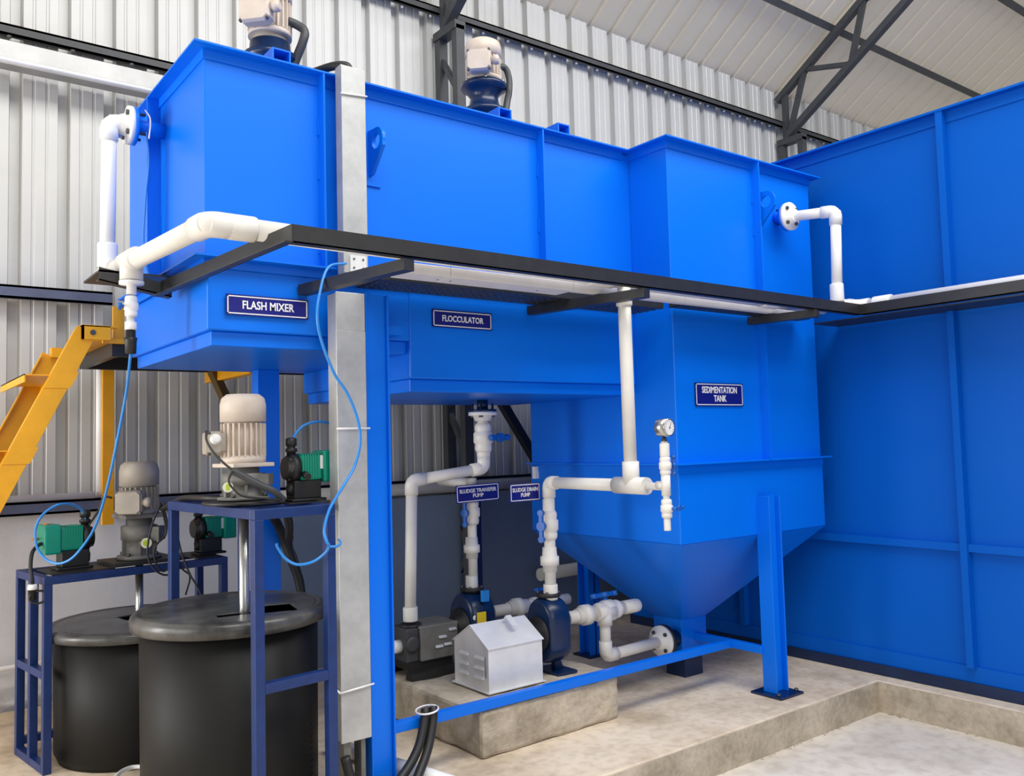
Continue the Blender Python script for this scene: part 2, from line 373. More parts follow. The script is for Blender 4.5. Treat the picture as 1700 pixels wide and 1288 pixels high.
def beam(x):
    g = MB(); w, h, tt = .075, .055, .006; z = TZ
    g.box(x-w/2, x+w/2, YF-.03, YB+.03, z, z+tt); g.box(x-w/2, x+w/2, YF-.03, YB+.03, z+h-tt, z+h)
    g.box(x-w/2, x-w/2+tt, YF-.03, YB+.03, z+tt, z+h-tt); g.box(x+w/2-tt, x+w/2, YF-.03, YB+.03, z+tt, z+h-tt)
    g.build('motor_beam', BLUE, tank)
for x in (1.30, 2.39, 2.75): beam(x)
MB().box(1.33, 1.64, 3.57, 3.87, TZ+.055, TZ+.065).build('motor_plate', BLUE, tank)
MB().box(2.43, 2.90, 3.55, 3.89, TZ+.055, TZ+.065).build('motor_plate', BLUE, tank)
def lug(root, x, y, z, h=.19, p=.125, th=.014):
    # lifting eye plate with a hole, standing off a front face
    g = MB(); n = 24; rr = .032; hy, hz = y-p*.55, z+h*.68
    outer = []; pts = [(y, z), (y-.03, z), (y-p, z+h*.52)]
    for k in range(9):
        a = math.pi+.25-k*(math.pi*.62)/8; pts.append((hy+math.cos(a)*p*.46, hz+math.sin(a)*p*.46))
    pts.append((y, z+h))
    # ring-bridge the outline to the hole
    import bisect
    def ray_hit(a):
        d = Vector((math.cos(a), math.sin(a))); best = 9
        for i in range(len(pts)):
            p0 = Vector(pts[i])-Vector((hy, hz)); p1 = Vector(pts[(i+1) % len(pts)])-Vector((hy, hz)); e = p1-p0
            den = d.x*e.y-d.y*e.x
            if abs(den) < 1e-9: continue
            tt = (p0.x*e.y-p0.y*e.x)/den; s_ = (p0.x*d.y-p0.y*d.x)/den
            if tt > 0 and -1e-6 <= s_ <= 1+1e-6: best = min(best, tt)
        return d*best
    A = sorted(set([2*math.pi*k/n for k in range(n)]+[math.atan2(q[1]-hz, q[0]-hy) % (2*math.pi) for q in pts]))
    m = len(A); vs = []
    for xx in (x-th/2, x+th/2):
        for a in A: vs.append((xx, hy+math.cos(a)*rr, hz+math.sin(a)*rr))
        for a in A:
            q = ray_hit(a); vs.append((xx, hy+q.x, hz+q.y))
    fs = []
    for i in range(m):
        j = (i+1) % m
        fs += [(i, j, m+j, m+i), (2*m+i, 3*m+i, 3*m+j, 2*m+j), (i, 2*m+i, 2*m+j, j), (m+i, m+j, 3*m+j, 3*m+i)]
    g.add(vs, fs); g.build('lifting_lug', BLUE, root)
lug(tank, 1.69, YF-.006, 2.47)
MB().box(1.62, 1.74, YF-.008, YF, 2.43, 2.67).build('lug_pad', BLUE, tank)
# inlet nozzle on the end wall
MB().cyl((1.01, 3.69, 2.685), (.895, 3.69, 2.685), .031).build('inlet_nozzle', BLUE, tank)
MB().lathe((.895, 3.69, 2.685), (-1, 0, 0), [(0, .078), (.016, .078)], 32).build('nozzle_flange', BLUE, tank)
# drain nozzle underneath the flocculator
MB().cyl((2.65, 3.75, 1.575), (2.65, 3.75, 1.525), .03).build('drain_nozzle', PUMPB, tank)
MB().lathe((2.65, 3.75, 1.525), (0, 0, -1), [(0, .075), (.013, .075)], 28).build('nozzle_flange', PUMPB, tank)

# ------------------------------------------------------------------ support frame
fr = thing('support_frame', (1.65, 3.6, 0), 'blue steel support frame, tall front column left with low tie bars to the tank legs', 'frame')
def ibeam(x, y, z0, z1, w=.105, d=.1, tf=.008):
    g = MB(); g.box(x-w/2, x+w/2, y-d/2, y-d/2+tf, z0, z1); g.box(x-w/2, x+w/2, y+d/2-tf, y+d/2, z0, z1); g.box(x-.004, x+.004, y-d/2, y+d/2, z0, z1); return g
def chan(x0, x1, y0, y1, z0, z1, tf=.008):    # channel column open to the +X side, web towards the camera-left
    g = MB(); g.box(x0, x0+.07, y0, y0+tf, z0, z1); g.box(x0, x0+tf, y0, y1, z0, z1); g.box(x0, x1, y1-tf, y1, z0, z1); return g
g = MB(); g.box(1.604, 1.612, 3.06, 3.165, .012, 1.955); g.box(1.612, 1.702, 3.078, 3.086, .012, 1.955); g.box(1.702, 1.71, 3.06, 3.165, .012, 1.955)
g.build('column', BLUE, fr, .002)
MB().box(1.57, 1.76, 3.02, 3.17, 0, .012).build('base_plate', PUMPB, fr)
MB().box(1.555, 1.665, 4.09, 4.17, .012, 1.735).build('column', BLUE, fr, .003)
MB().box(1.52, 1.71, 4.03, 4.23, 0, .012).build('base_plate', PUMPB, fr)
MB().box(1.70, 3.80, 3.095, 3.135, .205, .245).build('tie_bar', BLUE, fr, .003)
MB().box(3.80, 3.84, 2.90, 3.355, .205, .245).build('tie_bar', BLUE, fr, .003)
MB().box(1.72, 1.79, 3.09, 3.16, 1.80, 1.835).build('bracket', BLUE, fr)

# ------------------------------------------------------------------ sedimentation tank
sed = thing('sedimentation_tank', (3.82, 3.48, 0), 'tall blue sedimentation tank with tapering hopper bottom', 'tank')
SX0, SX1, SY0, SY1 = 3.22, 4.43, 2.905, 4.06
MB().box(SX0, SX1, SY0, SY1, 1.21, TZ-.01).build('upper_shell', BLUE, sed, .004)
MB().box(SX0-.005, SX1+.005, SY0-.005, SY1+.005, .825, 1.21).build('lower_shell', BLUE, sed, .004)
cx, cy, hb = 3.80, 3.46, .105
g = MB(); a = [(SX0-.005, SY0-.005, .825), (SX1+.005, SY0-.005, .825), (SX1+.005, SY1+.005, .825), (SX0-.005, SY1+.005, .825)]
b = [(cx-hb, cy-hb, .33), (cx+hb, cy-hb, .33), (cx+hb, cy+hb, .33), (cx-hb, cy+hb, .33)]
g.add(a+b, [(0, 1, 2, 3), (7, 6, 5, 4)]+[(i, (i+1) % 4, 4+(i+1) % 4, 4+i) for i in range(4)]); g.build('hopper', BLUE, sed)
MB().box(cx-hb, cx+hb, cy-hb, cy+hb, .13, .33).build('outlet_box', BLUE, sed, .003)
MB().box(cx-.06, cx+.09, cy-.08, cy+.06, 0.0, .13).build('outlet_foot', PUMPB, sed)
angle_run(sed, 'top_flange', [(SX0, SY1), (SX0, SY0), (SX1, SY0), (SX1, SY1)], TZ, .052, .045, .007)
angle_run(sed, 'mid_flange', [(SX0, SY1), (SX0, SY0), (SX1, SY0), (SX1, SY1)], 1.222, .045, .05, .008)
tstiff_y(sed, 3.90, SY0, 1.222, TZ-.007)
for z in (2.62, 2.44, 2.05, 1.75, 1.5): MB().bar((3.893, SY0-.003, z), (3.893, SY0-.003, z+.05), .007, .007).build('weld_bead', BLUE, sed)
lug(sed, 3.93, SY0-.0, 2.49, .19, .125)
MB().cyl((4.10, SY0, 2.565), (4.10, SY0-.07, 2.555), .03).build('outlet_nozzle', BLUE, sed)
MB().lathe((4.10, SY0-.07, 2.555), (0, -1, 0), [(0, .078), (.014, .078)], 32).build('nozzle_flange', BLUE, sed)
# legs
def sleg(x, y, z1, face):
    g = MB(); w, d, tf = .10, .085, .008
    g.box(x-w/2, x-w/2+tf, y-d/2, y+d/2, .012, z1); g.box(x+w/2-tf, x+w/2, y-d/2, y+d/2, .012, z1)
    g.box(x-w/2+tf, x+w/2-tf, y-.012, y-.004, .012, z1)
    g.build('leg', BLUE, sed, .002)
    MB().box(x-.095, x+.095, y-.1, y+.09, 0, .012).build('base_plate', PUMPB, sed)
    for sx in (-.075, .075): MB().lathe((x+sx, y-.07, .012), (0, 0, 1), [(0, .01), (.014, .01)], 8).build('anchor_bolt', BOLT, sed)
sleg(3.865, 2.865, 1.03, 1)
ibeam(3.71, 4.13, .012, 1.20, .1, .1).build('leg', BLUE, sed); MB().box(3.63, 3.79, 4.05, 4.21, 0, .012).build('base_plate', PUMPB, sed)
# flange on the hopper outlet
MB().cyl((cx-hb, 3.40, .225), (cx-hb-.10, 3.40, .225), .045).build('outlet_nozzle', PUMPB, sed)
MB().lathe((cx-hb-.085, 3.40, .225), (-1, 0, 0), [(0, .088), (.022, .088)], 32).build('nozzle_flange', RUBBER, sed)
MB().lathe((cx+hb, 3.44, .235), (1, 0, 0), [(0, .05), (.03, .05), (.035, .03)], 20).build('blind_plug', RUBBER, sed)
MB().box(3.19, 3.215, 3.99, 4.02, 1.13, 1.20).build('cable_gland_box', PVCB, sed)

# ------------------------------------------------------------------ big storage tank at right
big = thing('storage_tank', (4.9, 1.5, 0), 'very large blue steel tank filling the right side', 'tank')
BX = 4.59; BT = 3.05
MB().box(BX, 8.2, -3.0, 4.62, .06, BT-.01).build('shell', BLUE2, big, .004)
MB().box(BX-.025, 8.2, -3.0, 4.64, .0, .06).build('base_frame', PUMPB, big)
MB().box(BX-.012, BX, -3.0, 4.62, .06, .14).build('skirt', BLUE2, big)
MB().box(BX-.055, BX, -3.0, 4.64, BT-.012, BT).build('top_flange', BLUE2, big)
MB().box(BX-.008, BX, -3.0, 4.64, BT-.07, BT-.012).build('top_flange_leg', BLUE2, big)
for y in (2.18, .8, -.6, 3.6):
    g = MB(); g.box(BX-.05, BX, y-.018, y+.018, .14, BT-.012)
    g.build('stiffener', BLUE2, big)
for z in (.745,):
    for y0, y1 in ((2.198, 3.582), (.818, 2.162), (-.582, .782)):
        g = MB(); g.box(BX-.035, BX, y0, y1, z-.02, z+.02); g.build('cross_rail', BLUE2, big)

# ------------------------------------------------------------------ black pipe rack
rack = thing('pipe_rack', (2.6, 2.6, 1.98), 'black steel pipe rack bracketed off the tank fronts', 'rack')
def ang(a, b, h=.045, w=.04, inward=(0, 1, 0), dz=0):
    a, b = Vector(a), Vector(b); iv = Vector(inward); g = MB(); th = .005
    z = Vector((0, 0, h)); 
    for q0, q1 in ((Vector(), iv*th),):
        g.add([a, b, b+z, a+z, a+q1, b+q1, b+z+q1, a+z+q1], [(0, 1, 2, 3), (7, 6, 5, 4), (0, 4, 5, 1), (1, 5, 6, 2), (2, 6, 7, 3), (3, 7, 4, 0)])
    t = Vector((0, 0, th)); q = iv*w
    g.add([a, b, b+q, a+q, a+t, b+t, b+q+t, a+q+t], [(3, 2, 1, 0), (4, 5, 6, 7), (0, 1, 5, 4), (1, 2, 6, 5), (2, 3, 7, 6), (3, 0, 4, 7)])
    return g
ang((1.082, 2.535, 1.992), (4.30, 2.535, 1.982), .058, .035).build('front_rail', BLACKP, rack)
ang((4.30, 2.535, 1.982), (4.30, -.5, 1.982), .058, .035, (1, 0, 0)).build('front_rail', BLACKP, rack)
ang((1.082, 2.535, 1.99), (.945, 3.52, 1.955), .06, .03, (-.98, -.13, 0)).build('end_arm', BLACKP, rack)
for (x0, x1, y1) in ((1.42, 1.50, 3.17), (2.56, 2.66, 3.17), (3.86, 3.90, 2.905)):
    g = MB(); g.bar((x0-.03, y1, 1.965), (x1, 2.537, 1.965), .045, .04); g.build('bracket', BLACKP, rack)
MB().box(4.335, 4.585, -.5, 2.85, 1.972, 1.978).build('tray_deck', BLACKP, rack)
for y in (1.5, .2): MB().bar((4.59, y, 1.965), (4.30, y, 1.965), .045, .04).build('bracket', BLACKP, rack)
g = ang((.72, 3.50, 2.0), (.985, 3.50, 1.955), .05, .05, (0, 1, 0)); g.build('end_plate', BLACKP, rack)
MB().box(.72, .985, 3.50, 3.78, 2.032, 2.04).build('end_shelf', BLACKP, rack)
for k in range(4): MB().lathe((.957, 3.47, 1.963+k*.014), (0, -1, 0), [(0, .004), (.005, .004)], 8).build('rivet', PVCB, rack)
# perforated tray on the brackets: side lips and a deck with slots
g = MB()
for (x0, x1, y0, y1) in ((1.60, 3.17, 2.93, 3.11), (3.17, 4.22, 2.81, 2.865)):
    nx = int((x1-x0)/.04)
    for k in range(nx): g.box(x0+k*.04, x0+k*.04+.029, y0, y1, 1.987, 1.991)
    nb = 5 if x1 < 3.2 else 3
    for q in range(nb): yy = y0+(y1-y0)*q/(nb-1); g.box(x0, x1, yy-.012, yy+.012, 1.9865, 1.9905)
    g.box(x0, x1, y0-.015, y0-.012, 1.987, 2.02); g.box(x0, x1, y1+.012, y1+.015, 1.987, 2.02)
g.build('perforated_tray', BLACKP, rack, kind='stuff')
tr = thing('cable_trunking', (2.8, 2.77, 1.99), 'white plastic cable trunking lying behind the long pipe on the rack', 'trunking')
for x0, x1 in ((1.62, 1.82), (1.822, 2.45), (2.452, 3.16), (3.162, 4.18)):
    MB().box(x0, x1, 2.765, (2.885 if x1 < 3 else 2.80), 1.99, 2.03).build('trunking_cover', PVC, tr, .003)
for x in (1.80, 1.86, 2.3): MB().lathe((x, 2.83, 1.99), (0, 0, -1), [(0, .004), (.002, .004)], 8).build('screw', BOLT, tr)

# ------------------------------------------------------------------ PVC pipework
def arc(p, a, b, R, n=8):       # corner at p coming along -a ... leaving along b
    p = Vector(p); a = Vector(a).normalized(); b = Vector(b).normalized()   # a: from p to previous, b: from p to next
    th = math.acos(max(-1, min(1, a.dot(b)))); k = R/math.tan(th/2); out = []
    p0, p1 = p+a*k, p+b*k; bis = (a+b).normalized(); c = p+bis*(R/math.sin(th/2))
    v0, v1 = p0-c, p1-c; w_ = math.acos(max(-1, min(1, v0.normalized().dot(v1.normalized()))))
    for i in range(n+1):
        t = i/n; out.append(c+(v0*math.sin((1-t)*w_)+v1*math.sin(t*w_))/math.sin(w_))
    return out
def run(root, pts, R, m=PVC, elbows=None, name='pipe'):
    P = [Vector(p) for p in pts]
    for i in range(len(P)-1):
        MB().cyl(P[i], P[i+1], R, n=20).build(name, m, root)
    for i in range(1, len(P)-1):
        if elbows is not None and i not in elbows: continue
        a, b = (P[i-1]-P[i]).normalized(), (P[i+1]-P[i]).normalized()
        ar = arc(P[i], a, b, R*1.15)
        ext = R*1.5
        pts_ = [ar[0]+a*ext]+ar+[ar[-1]+b*ext]
        MB().tube(pts_, R*1.19, 18).build('elbow', m, root)
def coupling(root, p, ax, R, L, m=PVC, name='coupling'):
    ax = Vector(ax).normalized(); p = Vector(p)-ax*L/2
    MB().lathe(p, ax, [(0, R*1.16), (L*.08, R*1.2), (L*.92, R*1.2), (L, R*1.16)], 20).build(name, m, root)
def tee(root, p, ax, br, R, L, m=PVC, Rb=None):
    ax = Vector(ax).normalized(); br = Vector(br).normalized(); p = Vector(p); g = MB()
    g.lathe(p-ax*L/2, ax, [(0, R*1.2), (L, R*1.2)], 20); g.lathe(p, br, [(0, (Rb or R)*1.2), (L*.55, (Rb or R)*1.2)], 20)
    g.build('tee', m, root)
def union(root, p, ax, R, m=PVC):
    ax = Vector(ax).normalized(); p = Vector(p)
    MB().lathe(p-ax*R*2.1, ax, [(0, R*1.2), (R*1.1, R*1.25), (R*1.15, R*1.62), (R*2.6, R*1.62), (R*2.7, R*1.3), (R*4.2, R*1.2)], 8*3).build('union', m, root)
def valve(root, p, ax, R, hd, m=PVC, open_=True, hm=HANDLE, lever=0):
    ax = Vector(ax).normalized(); hd = Vector(hd).normalized(); p = Vector(p)
    L = R*4.6
    b = MB().lathe(p-ax*L/2, ax, [(0, R*1.15), (L*.1, R*1.35), (L*.22, R*1.35), (L*.28, R*1.25), (L*.34, R*1.55), (L*.66, R*1.55), (L*.72, R*1.25), (L*.78, R*1.35), (L*.9, R*1.35), (L, R*1.15)], 20).build('valve_body', m, root)
    g = MB(); g.cyl(p+hd*R*1.3, p+hd*R*2.1, R*.42, n=12)
    side = ax if open_ else ax.cross(hd)
    c = p+hd*R*2.3+side*lever*R
    g.bar(c-side*R*2.1, c+side*R*2.1, R*.55, R*.6, up=hd); g.lathe(c-hd*R*.35, hd, [(0, R*.75), (R*.7, R*.75)], 14)
    for sg in (-1, 1): g.lathe(c+side*sg*R*2.1-hd*R*.35, hd, [(0, R*.5), (R*.7, R*.5)], 12)
    g.build('valve_handle', hm, root)
def flange(root, p, ax, R, RF, m=PVC, nb=4, th=.018):
    ax = Vector(ax).normalized(); p = Vector(p); fl = MB().lathe(p, ax, [(0, RF), (th, RF), (th+.001, R*1.6), (th*2.6, R*1.25)], 32).build('flange', m, root)
    x, y, d = basis(ax)
    for k in range(nb):
        a = math.pi/4+2*math.pi*k/nb; q = p+(x*math.cos(a)+y*math.sin(a))*RF*.72
        MB().lathe(q-ax*.045, ax, [(0, .0065), (.0449+th, .0065), (.045+th, .011), (.056+th, .011)], 6).build('bolt', BOLT, root)

# inlet pipe (left)
p = thing('inlet_pipe', (.80, 3.7, 2.1), 'white pvc inlet pipe rising at left to the flange on the flash mixer end', 'pipe')
flange(p, (.879, 3.69, 2.685), (-1, 0, 0), .03, .078, PVCB)
run(p, [(.86, 3.69, 2.685), (.795, 3.69, 2.685), (.795, 3.72, 2.10)], .029, PVCB)
coupling(p, (.795, 3.715, 2.14), (0, 0, 1), .032, .10, PVCB)
hose('cable_tie', [(.925, 3.66, 2.75), (.935, 3.62, 2.70), (.93, 3.62, 2.62)], .003, PVCB, 'thin white strap hanging by the flash mixer inlet flange', 'strap')
hose('air_tube', [(.93, 3.66, 2.66), (.95, 3.70, 2.55), (.945, 3.73, 2.4), (.94, 3.74, 2.2), (.93, 3.6, 2.02)], .004, TUBEB, 'thin pale blue tube hanging down the flash mixer end wall', 'tube')
# main pipe along the rack
p = thing('header_pipe', (2.6, 2.71, 2.07), 'long white pvc header pipe lying along the black rack', 'pipe')
run(p, [(.80, 3.80, 2.075), (.873, 2.71, 2.062), (4.20, 2.70, 2.035)], .035)
coupling(p, (.807, 3.70, 2.075), (.067, -1, 0), .034, .12)
coupling(p, (.98, 2.71, 2.061), (1, 0, 0), .035, .09); coupling(p, (2.55, 2.705, 2.048), (1, 0, 0), .035, .14); coupling(p, (3.72, 2.70, 2.038), (1, 0, 0), .035, .12)
tee(p, (.823, 3.45, 2.075), (.067, -1, 0), (0, 0, -1), .035, .14, PVC)
# dosing injection assembly
p = thing('injection_valve', (.823, 3.46, 1.75), 'small white injection valve with black nozzle hanging under the header pipe', 'valve')
MB().lathe((.823, 3.45, 1.995), (0, 0, -1), [(0, .045), (.012, .045), (.013, .018), (.05, .018)], 16).build('bushing', PVCB, p)
valve(p, (.823, 3.455, 1.90), (0, 0, 1), .017, (-1, .2, 0), PVCB, False)
MB().lathe((.823, 3.46, 1.862), (0, 0, -1), [(0, .015), (.02, .015), (.021, .022), (.05, .022), (.051, .016)], 12).build('union_nut', PVCB, p)
MB().lathe((.823, 3.462, 1.812), (0, 0, -1), [(0, .018), (.03, .018), (.031, .025), (.045, .022), (.09, .02), (.092, .012)], 12).build('nozzle', BLKPL, p)
# drop pipe to the tee + gauge
p = thing('drop_pipe', (2.69, 2.7, 1.15), 'white pvc drop pipe from the rack with tee and run back to the drain pump', 'pipe')
run(p, [(2.69, 2.705, 2.06), (2.69, 2.70, 1.15)], .029)
coupling(p, (2.69, 2.705, 1.965), (0, 0, 1), .03, .06)
tee(p, (2.69, 2.70, 1.147), (0, 1, 0), (0, 0, 1), .031, .19)
run(p, [(2.69, 2.78, 1.147), (2.77, 3.36, 1.142), (2.77, 3.37, .60)], .028)
MB().cyl((2.69, 2.62, 1.147), (2.69, 2.49, 1.147), .016).build('branch', PVC, p)
coupling(p, (2.77, 3.368, 1.03), (0, 0, 1), .024, .06)
valve(p, (2.77, 3.369, .93), (0, 0, 1), .031, (-.85, -.3, 0))
union(p, (2.77, 3.37, .76), (0, 0, 1), .029)
coupling(p, (2.77, 3.37, .60), (0, 0, 1), .03, .075)
g = thing('pressure_gauge_column', (2.69, 2.47, 1.15), 'white pipe column with round pressure gauge and two small blue taps', 'gauge')
def gx(z): return (2.66, 2.47, z)
run(g, [gx(.985), gx(1.335)], .014)
coupling(g, gx(1.30), (0, 0, 1), .017, .055); tee(g, gx(1.155), (0, 0, 1), (0, 1, 0), .016, .085, PVC, .014)
valve(g, gx(1.235), (0, 0, 1), .0165, (.9, -.35, 0)); valve(g, gx(1.06), (0, 0, 1), .0165, (.3, -1, 0), PVC, False, lever=2.2)
coupling(g, gx(.995), (0, 0, 1), .012, .05)
MB().lathe(gx(1.325), (0, 0, 1), [(0, .008), (.01, .013), (.02, .013), (.021, .008), (.03, .008)], 6).build('gauge_stem', BOLT, g)
ga = Vector((2.66, 2.445, 1.392)); gd = Vector((.1, -1, 0)).normalized()
case = MB().lathe(ga+gd*-.0, -gd, [(0, .037), (.045, .037), (.05, .03)], 28).build('gauge_case', STEEL, g)
MB().lathe(ga, gd, [(0, .037), (.006, .037), (.006, .031)], 28).build('bezel', STEEL, g)
dial = MB().lathe(ga+gd*.0055, gd, [(0, .031), (.001, .031)], 28).build('dial', DIAL, g)
xx, yy, dd = basis(gd)
nd = MB(); c = ga+gd*.009; nd.bar(c-(xx*.3+yy*.5)*.012, c+(xx*.45+yy)*.020, .0015, .001); nd.lathe(c-gd*.001, gd, [(0, .003), (.002, .003)], 10); nd.build('needle', BOLT, g)
tk = MB()
for k in range(11):
    a = math.radians(225-27*k); v = Vector((0, 0, 1))*math.sin(a)+xx*(1 if xx.x > 0 else -1)*math.cos(a)
    tk.bar(ga+gd*.0072+v*.023, ga+gd*.0072+v*.028, .001, .001)
tk.build('scale_marks', BOLT, g)
# outlet pipe of the sedimentation tank
p = thing('outlet_pipe', (4.15, 2.6, 2.1), 'bright white pvc pipe from the sedimentation tank flange down to the rack', 'pipe')
flange(p, (4.10, SY0-.084, 2.555), (0, -1, 0), .028, .078, PVCB)
run(p, [(4.10, SY0-.10, 2.552), (4.185, 2.585, 2.545), (4.185, 2.60, 2.06)], .028, PVCB)
coupling(p, (4.185, 2.60, 2.10), (0, 0, 1), .03, .10, PVCB)
p = thing('header_pipe', (4.37, 1.2, 2.06), 'white pvc pipe on the rack along the big storage tank', 'pipe')
run(p, [(4.19, 2.62, 2.05), (4.375, 2.60, 2.045), (4.375, -.5, 2.045)], .029, PVCB)
coupling(p, (4.375, 2.45, 2.045), (0, 1, 0), .031, .10, PVCB)
# drain pipe from the flocculator to the grey pump
p = thing('drain_pipe', (2.45, 3.8, 1.2), 'white pvc drain pipe with blue valve from flocculator underside to the grey pump', 'pipe')
flange(p, (2.65, 3.75, 1.512), (0, 0, -1), .033, .075, PVCB)
run(p, [(2.65, 3.75, 1.49), (2.65, 3.75, 1.215), (2.255, 3.83, 1.165), (2.235, 3.835, .47)], .029)
valve(p, (2.65, 3.75, 1.375), (0, 0, 1), .033, (.35, -1, 0), PVC, False, lever=1.4)
coupling(p, (2.65, 3.75, 1.30), (0, 0, 1), .03, .05)
coupling(p, (2.236, 3.835, .50), (0, 0, 1), .031, .07)
# riser of the transfer pump
p = thing('riser_pipe', (2.59, 3.8, .6), 'white pvc riser with blue valve on the rear navy pump', 'pipe')
run(p, [(2.60, 3.80, .59), (2.60, 3.80, 1.14)], .024)
valve(p, (2.60, 3.80, .985), (0, 0, 1), .028, (-.85, -.35, 0)); union(p, (2.595, 3.80, .80), (0, 0, 1), .026)
coupling(p, (2.59, 3.80, .62), (0, 0, 1), .027, .07)
run(p, [(2.60, 3.80, 1.14), (2.60, 4.1, 1.14)], .024)
MB().lathe((2.60, 3.80, 1.135), (0, 0, 1), [(0, .029), (.03, .029)], 16).build('elbow', PVC, p)

# ------------------------------------------------------------------ signs with lettering
def text_mesh(txt, size, ext=.0008):
    cu = bpy.data.curves.new('lettering', 'FONT'); cu.body = txt; cu.size = size; cu.align_x = 'CENTER'; cu.align_y = 'CENTER'
    cu.extrude = ext; cu.offset = size*.018; cu.space_line = .95; cu.resolution_u = 3
    o = bpy.data.objects.new('tmp', cu); COL.objects.link(o); dg = bpy.context.evaluated_depsgraph_get()
    me = bpy.data.meshes.new_from_object(o.evaluated_get(dg)); bpy.data.objects.remove(o); return me
def sign(loc, w, h, txt, size, label, rz_=0, tilt=0, sx=1.0):
    t = thing('sign', loc, label, 'sign'); t.rotation_euler = (0, tilt, rz_)
    def part(name, x0, x1, z0, z1, y0, y1, m):
        g = MB().box(x0, x1, y0, y1, z0, z1); me = bpy.data.meshes.new(name); me.from_pydata(g.v, [], g.f); me.update(); me.materials.append(m)
        o = bpy.data.objects.new(name, me); COL.objects.link(o); o.parent = t; return o
    part('plate', -w/2, w/2, -h/2, h/2, -.004, 0, SIGN)
    b, q = .004, .005
    for (x0, x1, z0, z1) in ((-w/2+q, w/2-q, h/2-q-b, h/2-q), (-w/2+q, w/2-q, -h/2+q, -h/2+q+b), (-w/2+q, -w/2+q+b, -h/2+q, h/2-q), (w/2-q-b, w/2-q, -h/2+q, h/2-q)):
        part('border_line', x0, x1, z0, z1, -.0052, -.004, WHITE)
    me = text_mesh(txt, size); me.materials.append(WHITE)
    o = bpy.data.objects.new('lettering', me); COL.objects.link(o); o.parent = t
    o.rotation_euler = (math.pi/2, 0, 0); o.location = (0, -.0048, 0); o.scale = (sx, 1, 1)
sign((1.246, YF-.004, 1.888), .325, .078, 'FLASH MIXER', .043, 'navy sign reading FLASH MIXER on the left box of the tank', sx=.80)
sign((2.14, YF-.004, 1.896), .318, .078, 'FLOCCULATOR', .037, 'navy sign reading FLOCCULATOR on the middle box of the tank', sx=.84)
sign((3.548, SY0-.004, 1.565), .375, .118, 'SEDIMENTATION\nTANK', .046, 'navy sign reading SEDIMENTATION TANK on the tall hopper tank', sx=.78)
sign((2.585, 3.72, 1.09), .272, .092, 'SLUDGE TRANSFER\nPUMP', .027, 'navy sign reading SLUDGE TRANSFER PUMP hung on the rear riser', .0, -.02)
sign((2.655, 3.41, 1.098), .20, .09, 'SLUDGE DRAIN\nPUMP', .027, 'navy sign reading SLUDGE DRAIN PUMP tucked behind the front riser', .06, 0, .9)

# ------------------------------------------------------------------ plinth and pumps
pl = MB().prism([(2.15, 3.10, 0), (2.97, 3.12, 0), (3.02, 3.2, 0), (3.0, 4.25, 0), (2.18, 4.3, 0), (2.13, 3.9, 0)], (0, 0, .2))
pl = pl.build('pump_plinth', PLINTHM, bev=.018, label='rough concrete plinth under the pumps', category='plinth')
sd = pl.modifiers.new('sub', 'SUBSURF'); sd.subdivision_type = 'SIMPLE'; sd.levels = sd.render_levels = 4
tx = bpy.data.textures.new('rough', 'CLOUDS'); tx.noise_scale = .09
dp = pl.modifiers.new('rough', 'DISPLACE'); dp.texture = tx; dp.strength = .022; dp.mid_level = .5; dp.texture_coords = 'LOCAL'

def volute(loc, label, sx=1.0, h=.37, w=.17, d=.17):
    x, y, z = loc
    t = thing('sludge_pump', loc, label, 'pump', 'navy sludge pumps')
    # rounded obround casing, front and back covers
    g = MB(); prof = []
    for k in range(21):
        a = math.pi*k/20; prof.append((math.cos(a)*w/2, h-w/2+math.sin(a)*w/2))
    for k in range(21):
        a = math.pi+math.pi*k/20; prof.append((math.cos(a)*w/2, .055+w/2*.8+math.sin(a)*w/2*.8))
    n = len(prof)
    rings = []
    for (dx, q) in ((-d/2, .86), (-d/2+.010, .95), (-d/2+.03, 1), (d/2-.03, 1), (d/2-.010, .95), (d/2, .86)):
        zc = h*.55; rings.append([(x+dx, y+px_*q, z+zc+(pz-zc)*q) for px_, pz in prof])
    vs = [v for rr in rings for v in rr]
    fs = [(j*n+i, j*n+(i+1) % n, (j+1)*n+(i+1) % n, (j+1)*n+i) for j in range(5) for i in range(n)]
    g.add(vs, fs, True); g.f += [list(range(n)), list(range(5*n, 6*n))]; g.sm += [False, False]
    MB().lathe((x-d/2, y, z+.2), (-1, 0, 0), [(0, w*.42), (.012, w*.42), (.014, w*.3), (.05, w*.26)], 28).build('seal_plate', RUBBER, t)
    g.build('casing', PUMPB, t)
    MB().lathe((x, y, z+h-.02), (0, 0, 1), [(0, .045), (.02, .045), (.021, .062), (.04, .062)], 24).build('discharge_flange', RUBBER, t)
    MB().lathe((x+d/2-.01, y, z+.25), (1, 0, 0), [(0, .05), (.02, .05), (.021, .058), (.038, .058)], 24).build('suction_flange', PUMPB, t)
    for k in range(4):
        a = math.pi/4+math.pi/2*k; MB().lathe((x+.052*math.cos(a), y+.052*math.sin(a), z+h+.012), (0, 0, 1), [(0, .007), (.016, .007)], 6).build('bolt', BOLT, t)
    g = MB(); g.box(x-.025, x+.1, y-.09, y+.09, z, z+.014); g.prism([(x+.02, y-.015, z+.014), (x+.075, y-.015, z+.014), (x+.04, y-.015, z+.10), (x+.02, y-.015, z+.10)], (0, .03, 0)); g.build('foot', PUMPB, t)
    return t
tb = volute((2.77, 3.39, .2), 'navy sludge pump in front, right of the galvanised cover', 1, .375, .20, .135)
ta = volute((2.59, 3.80, .2), 'navy sludge pump behind the galvanised cover', 1, .375, .23, .15)
MB().box(2.575, 2.615, 3.68, 3.70, .535, .59).build('blue_tape', TUBEB, ta)
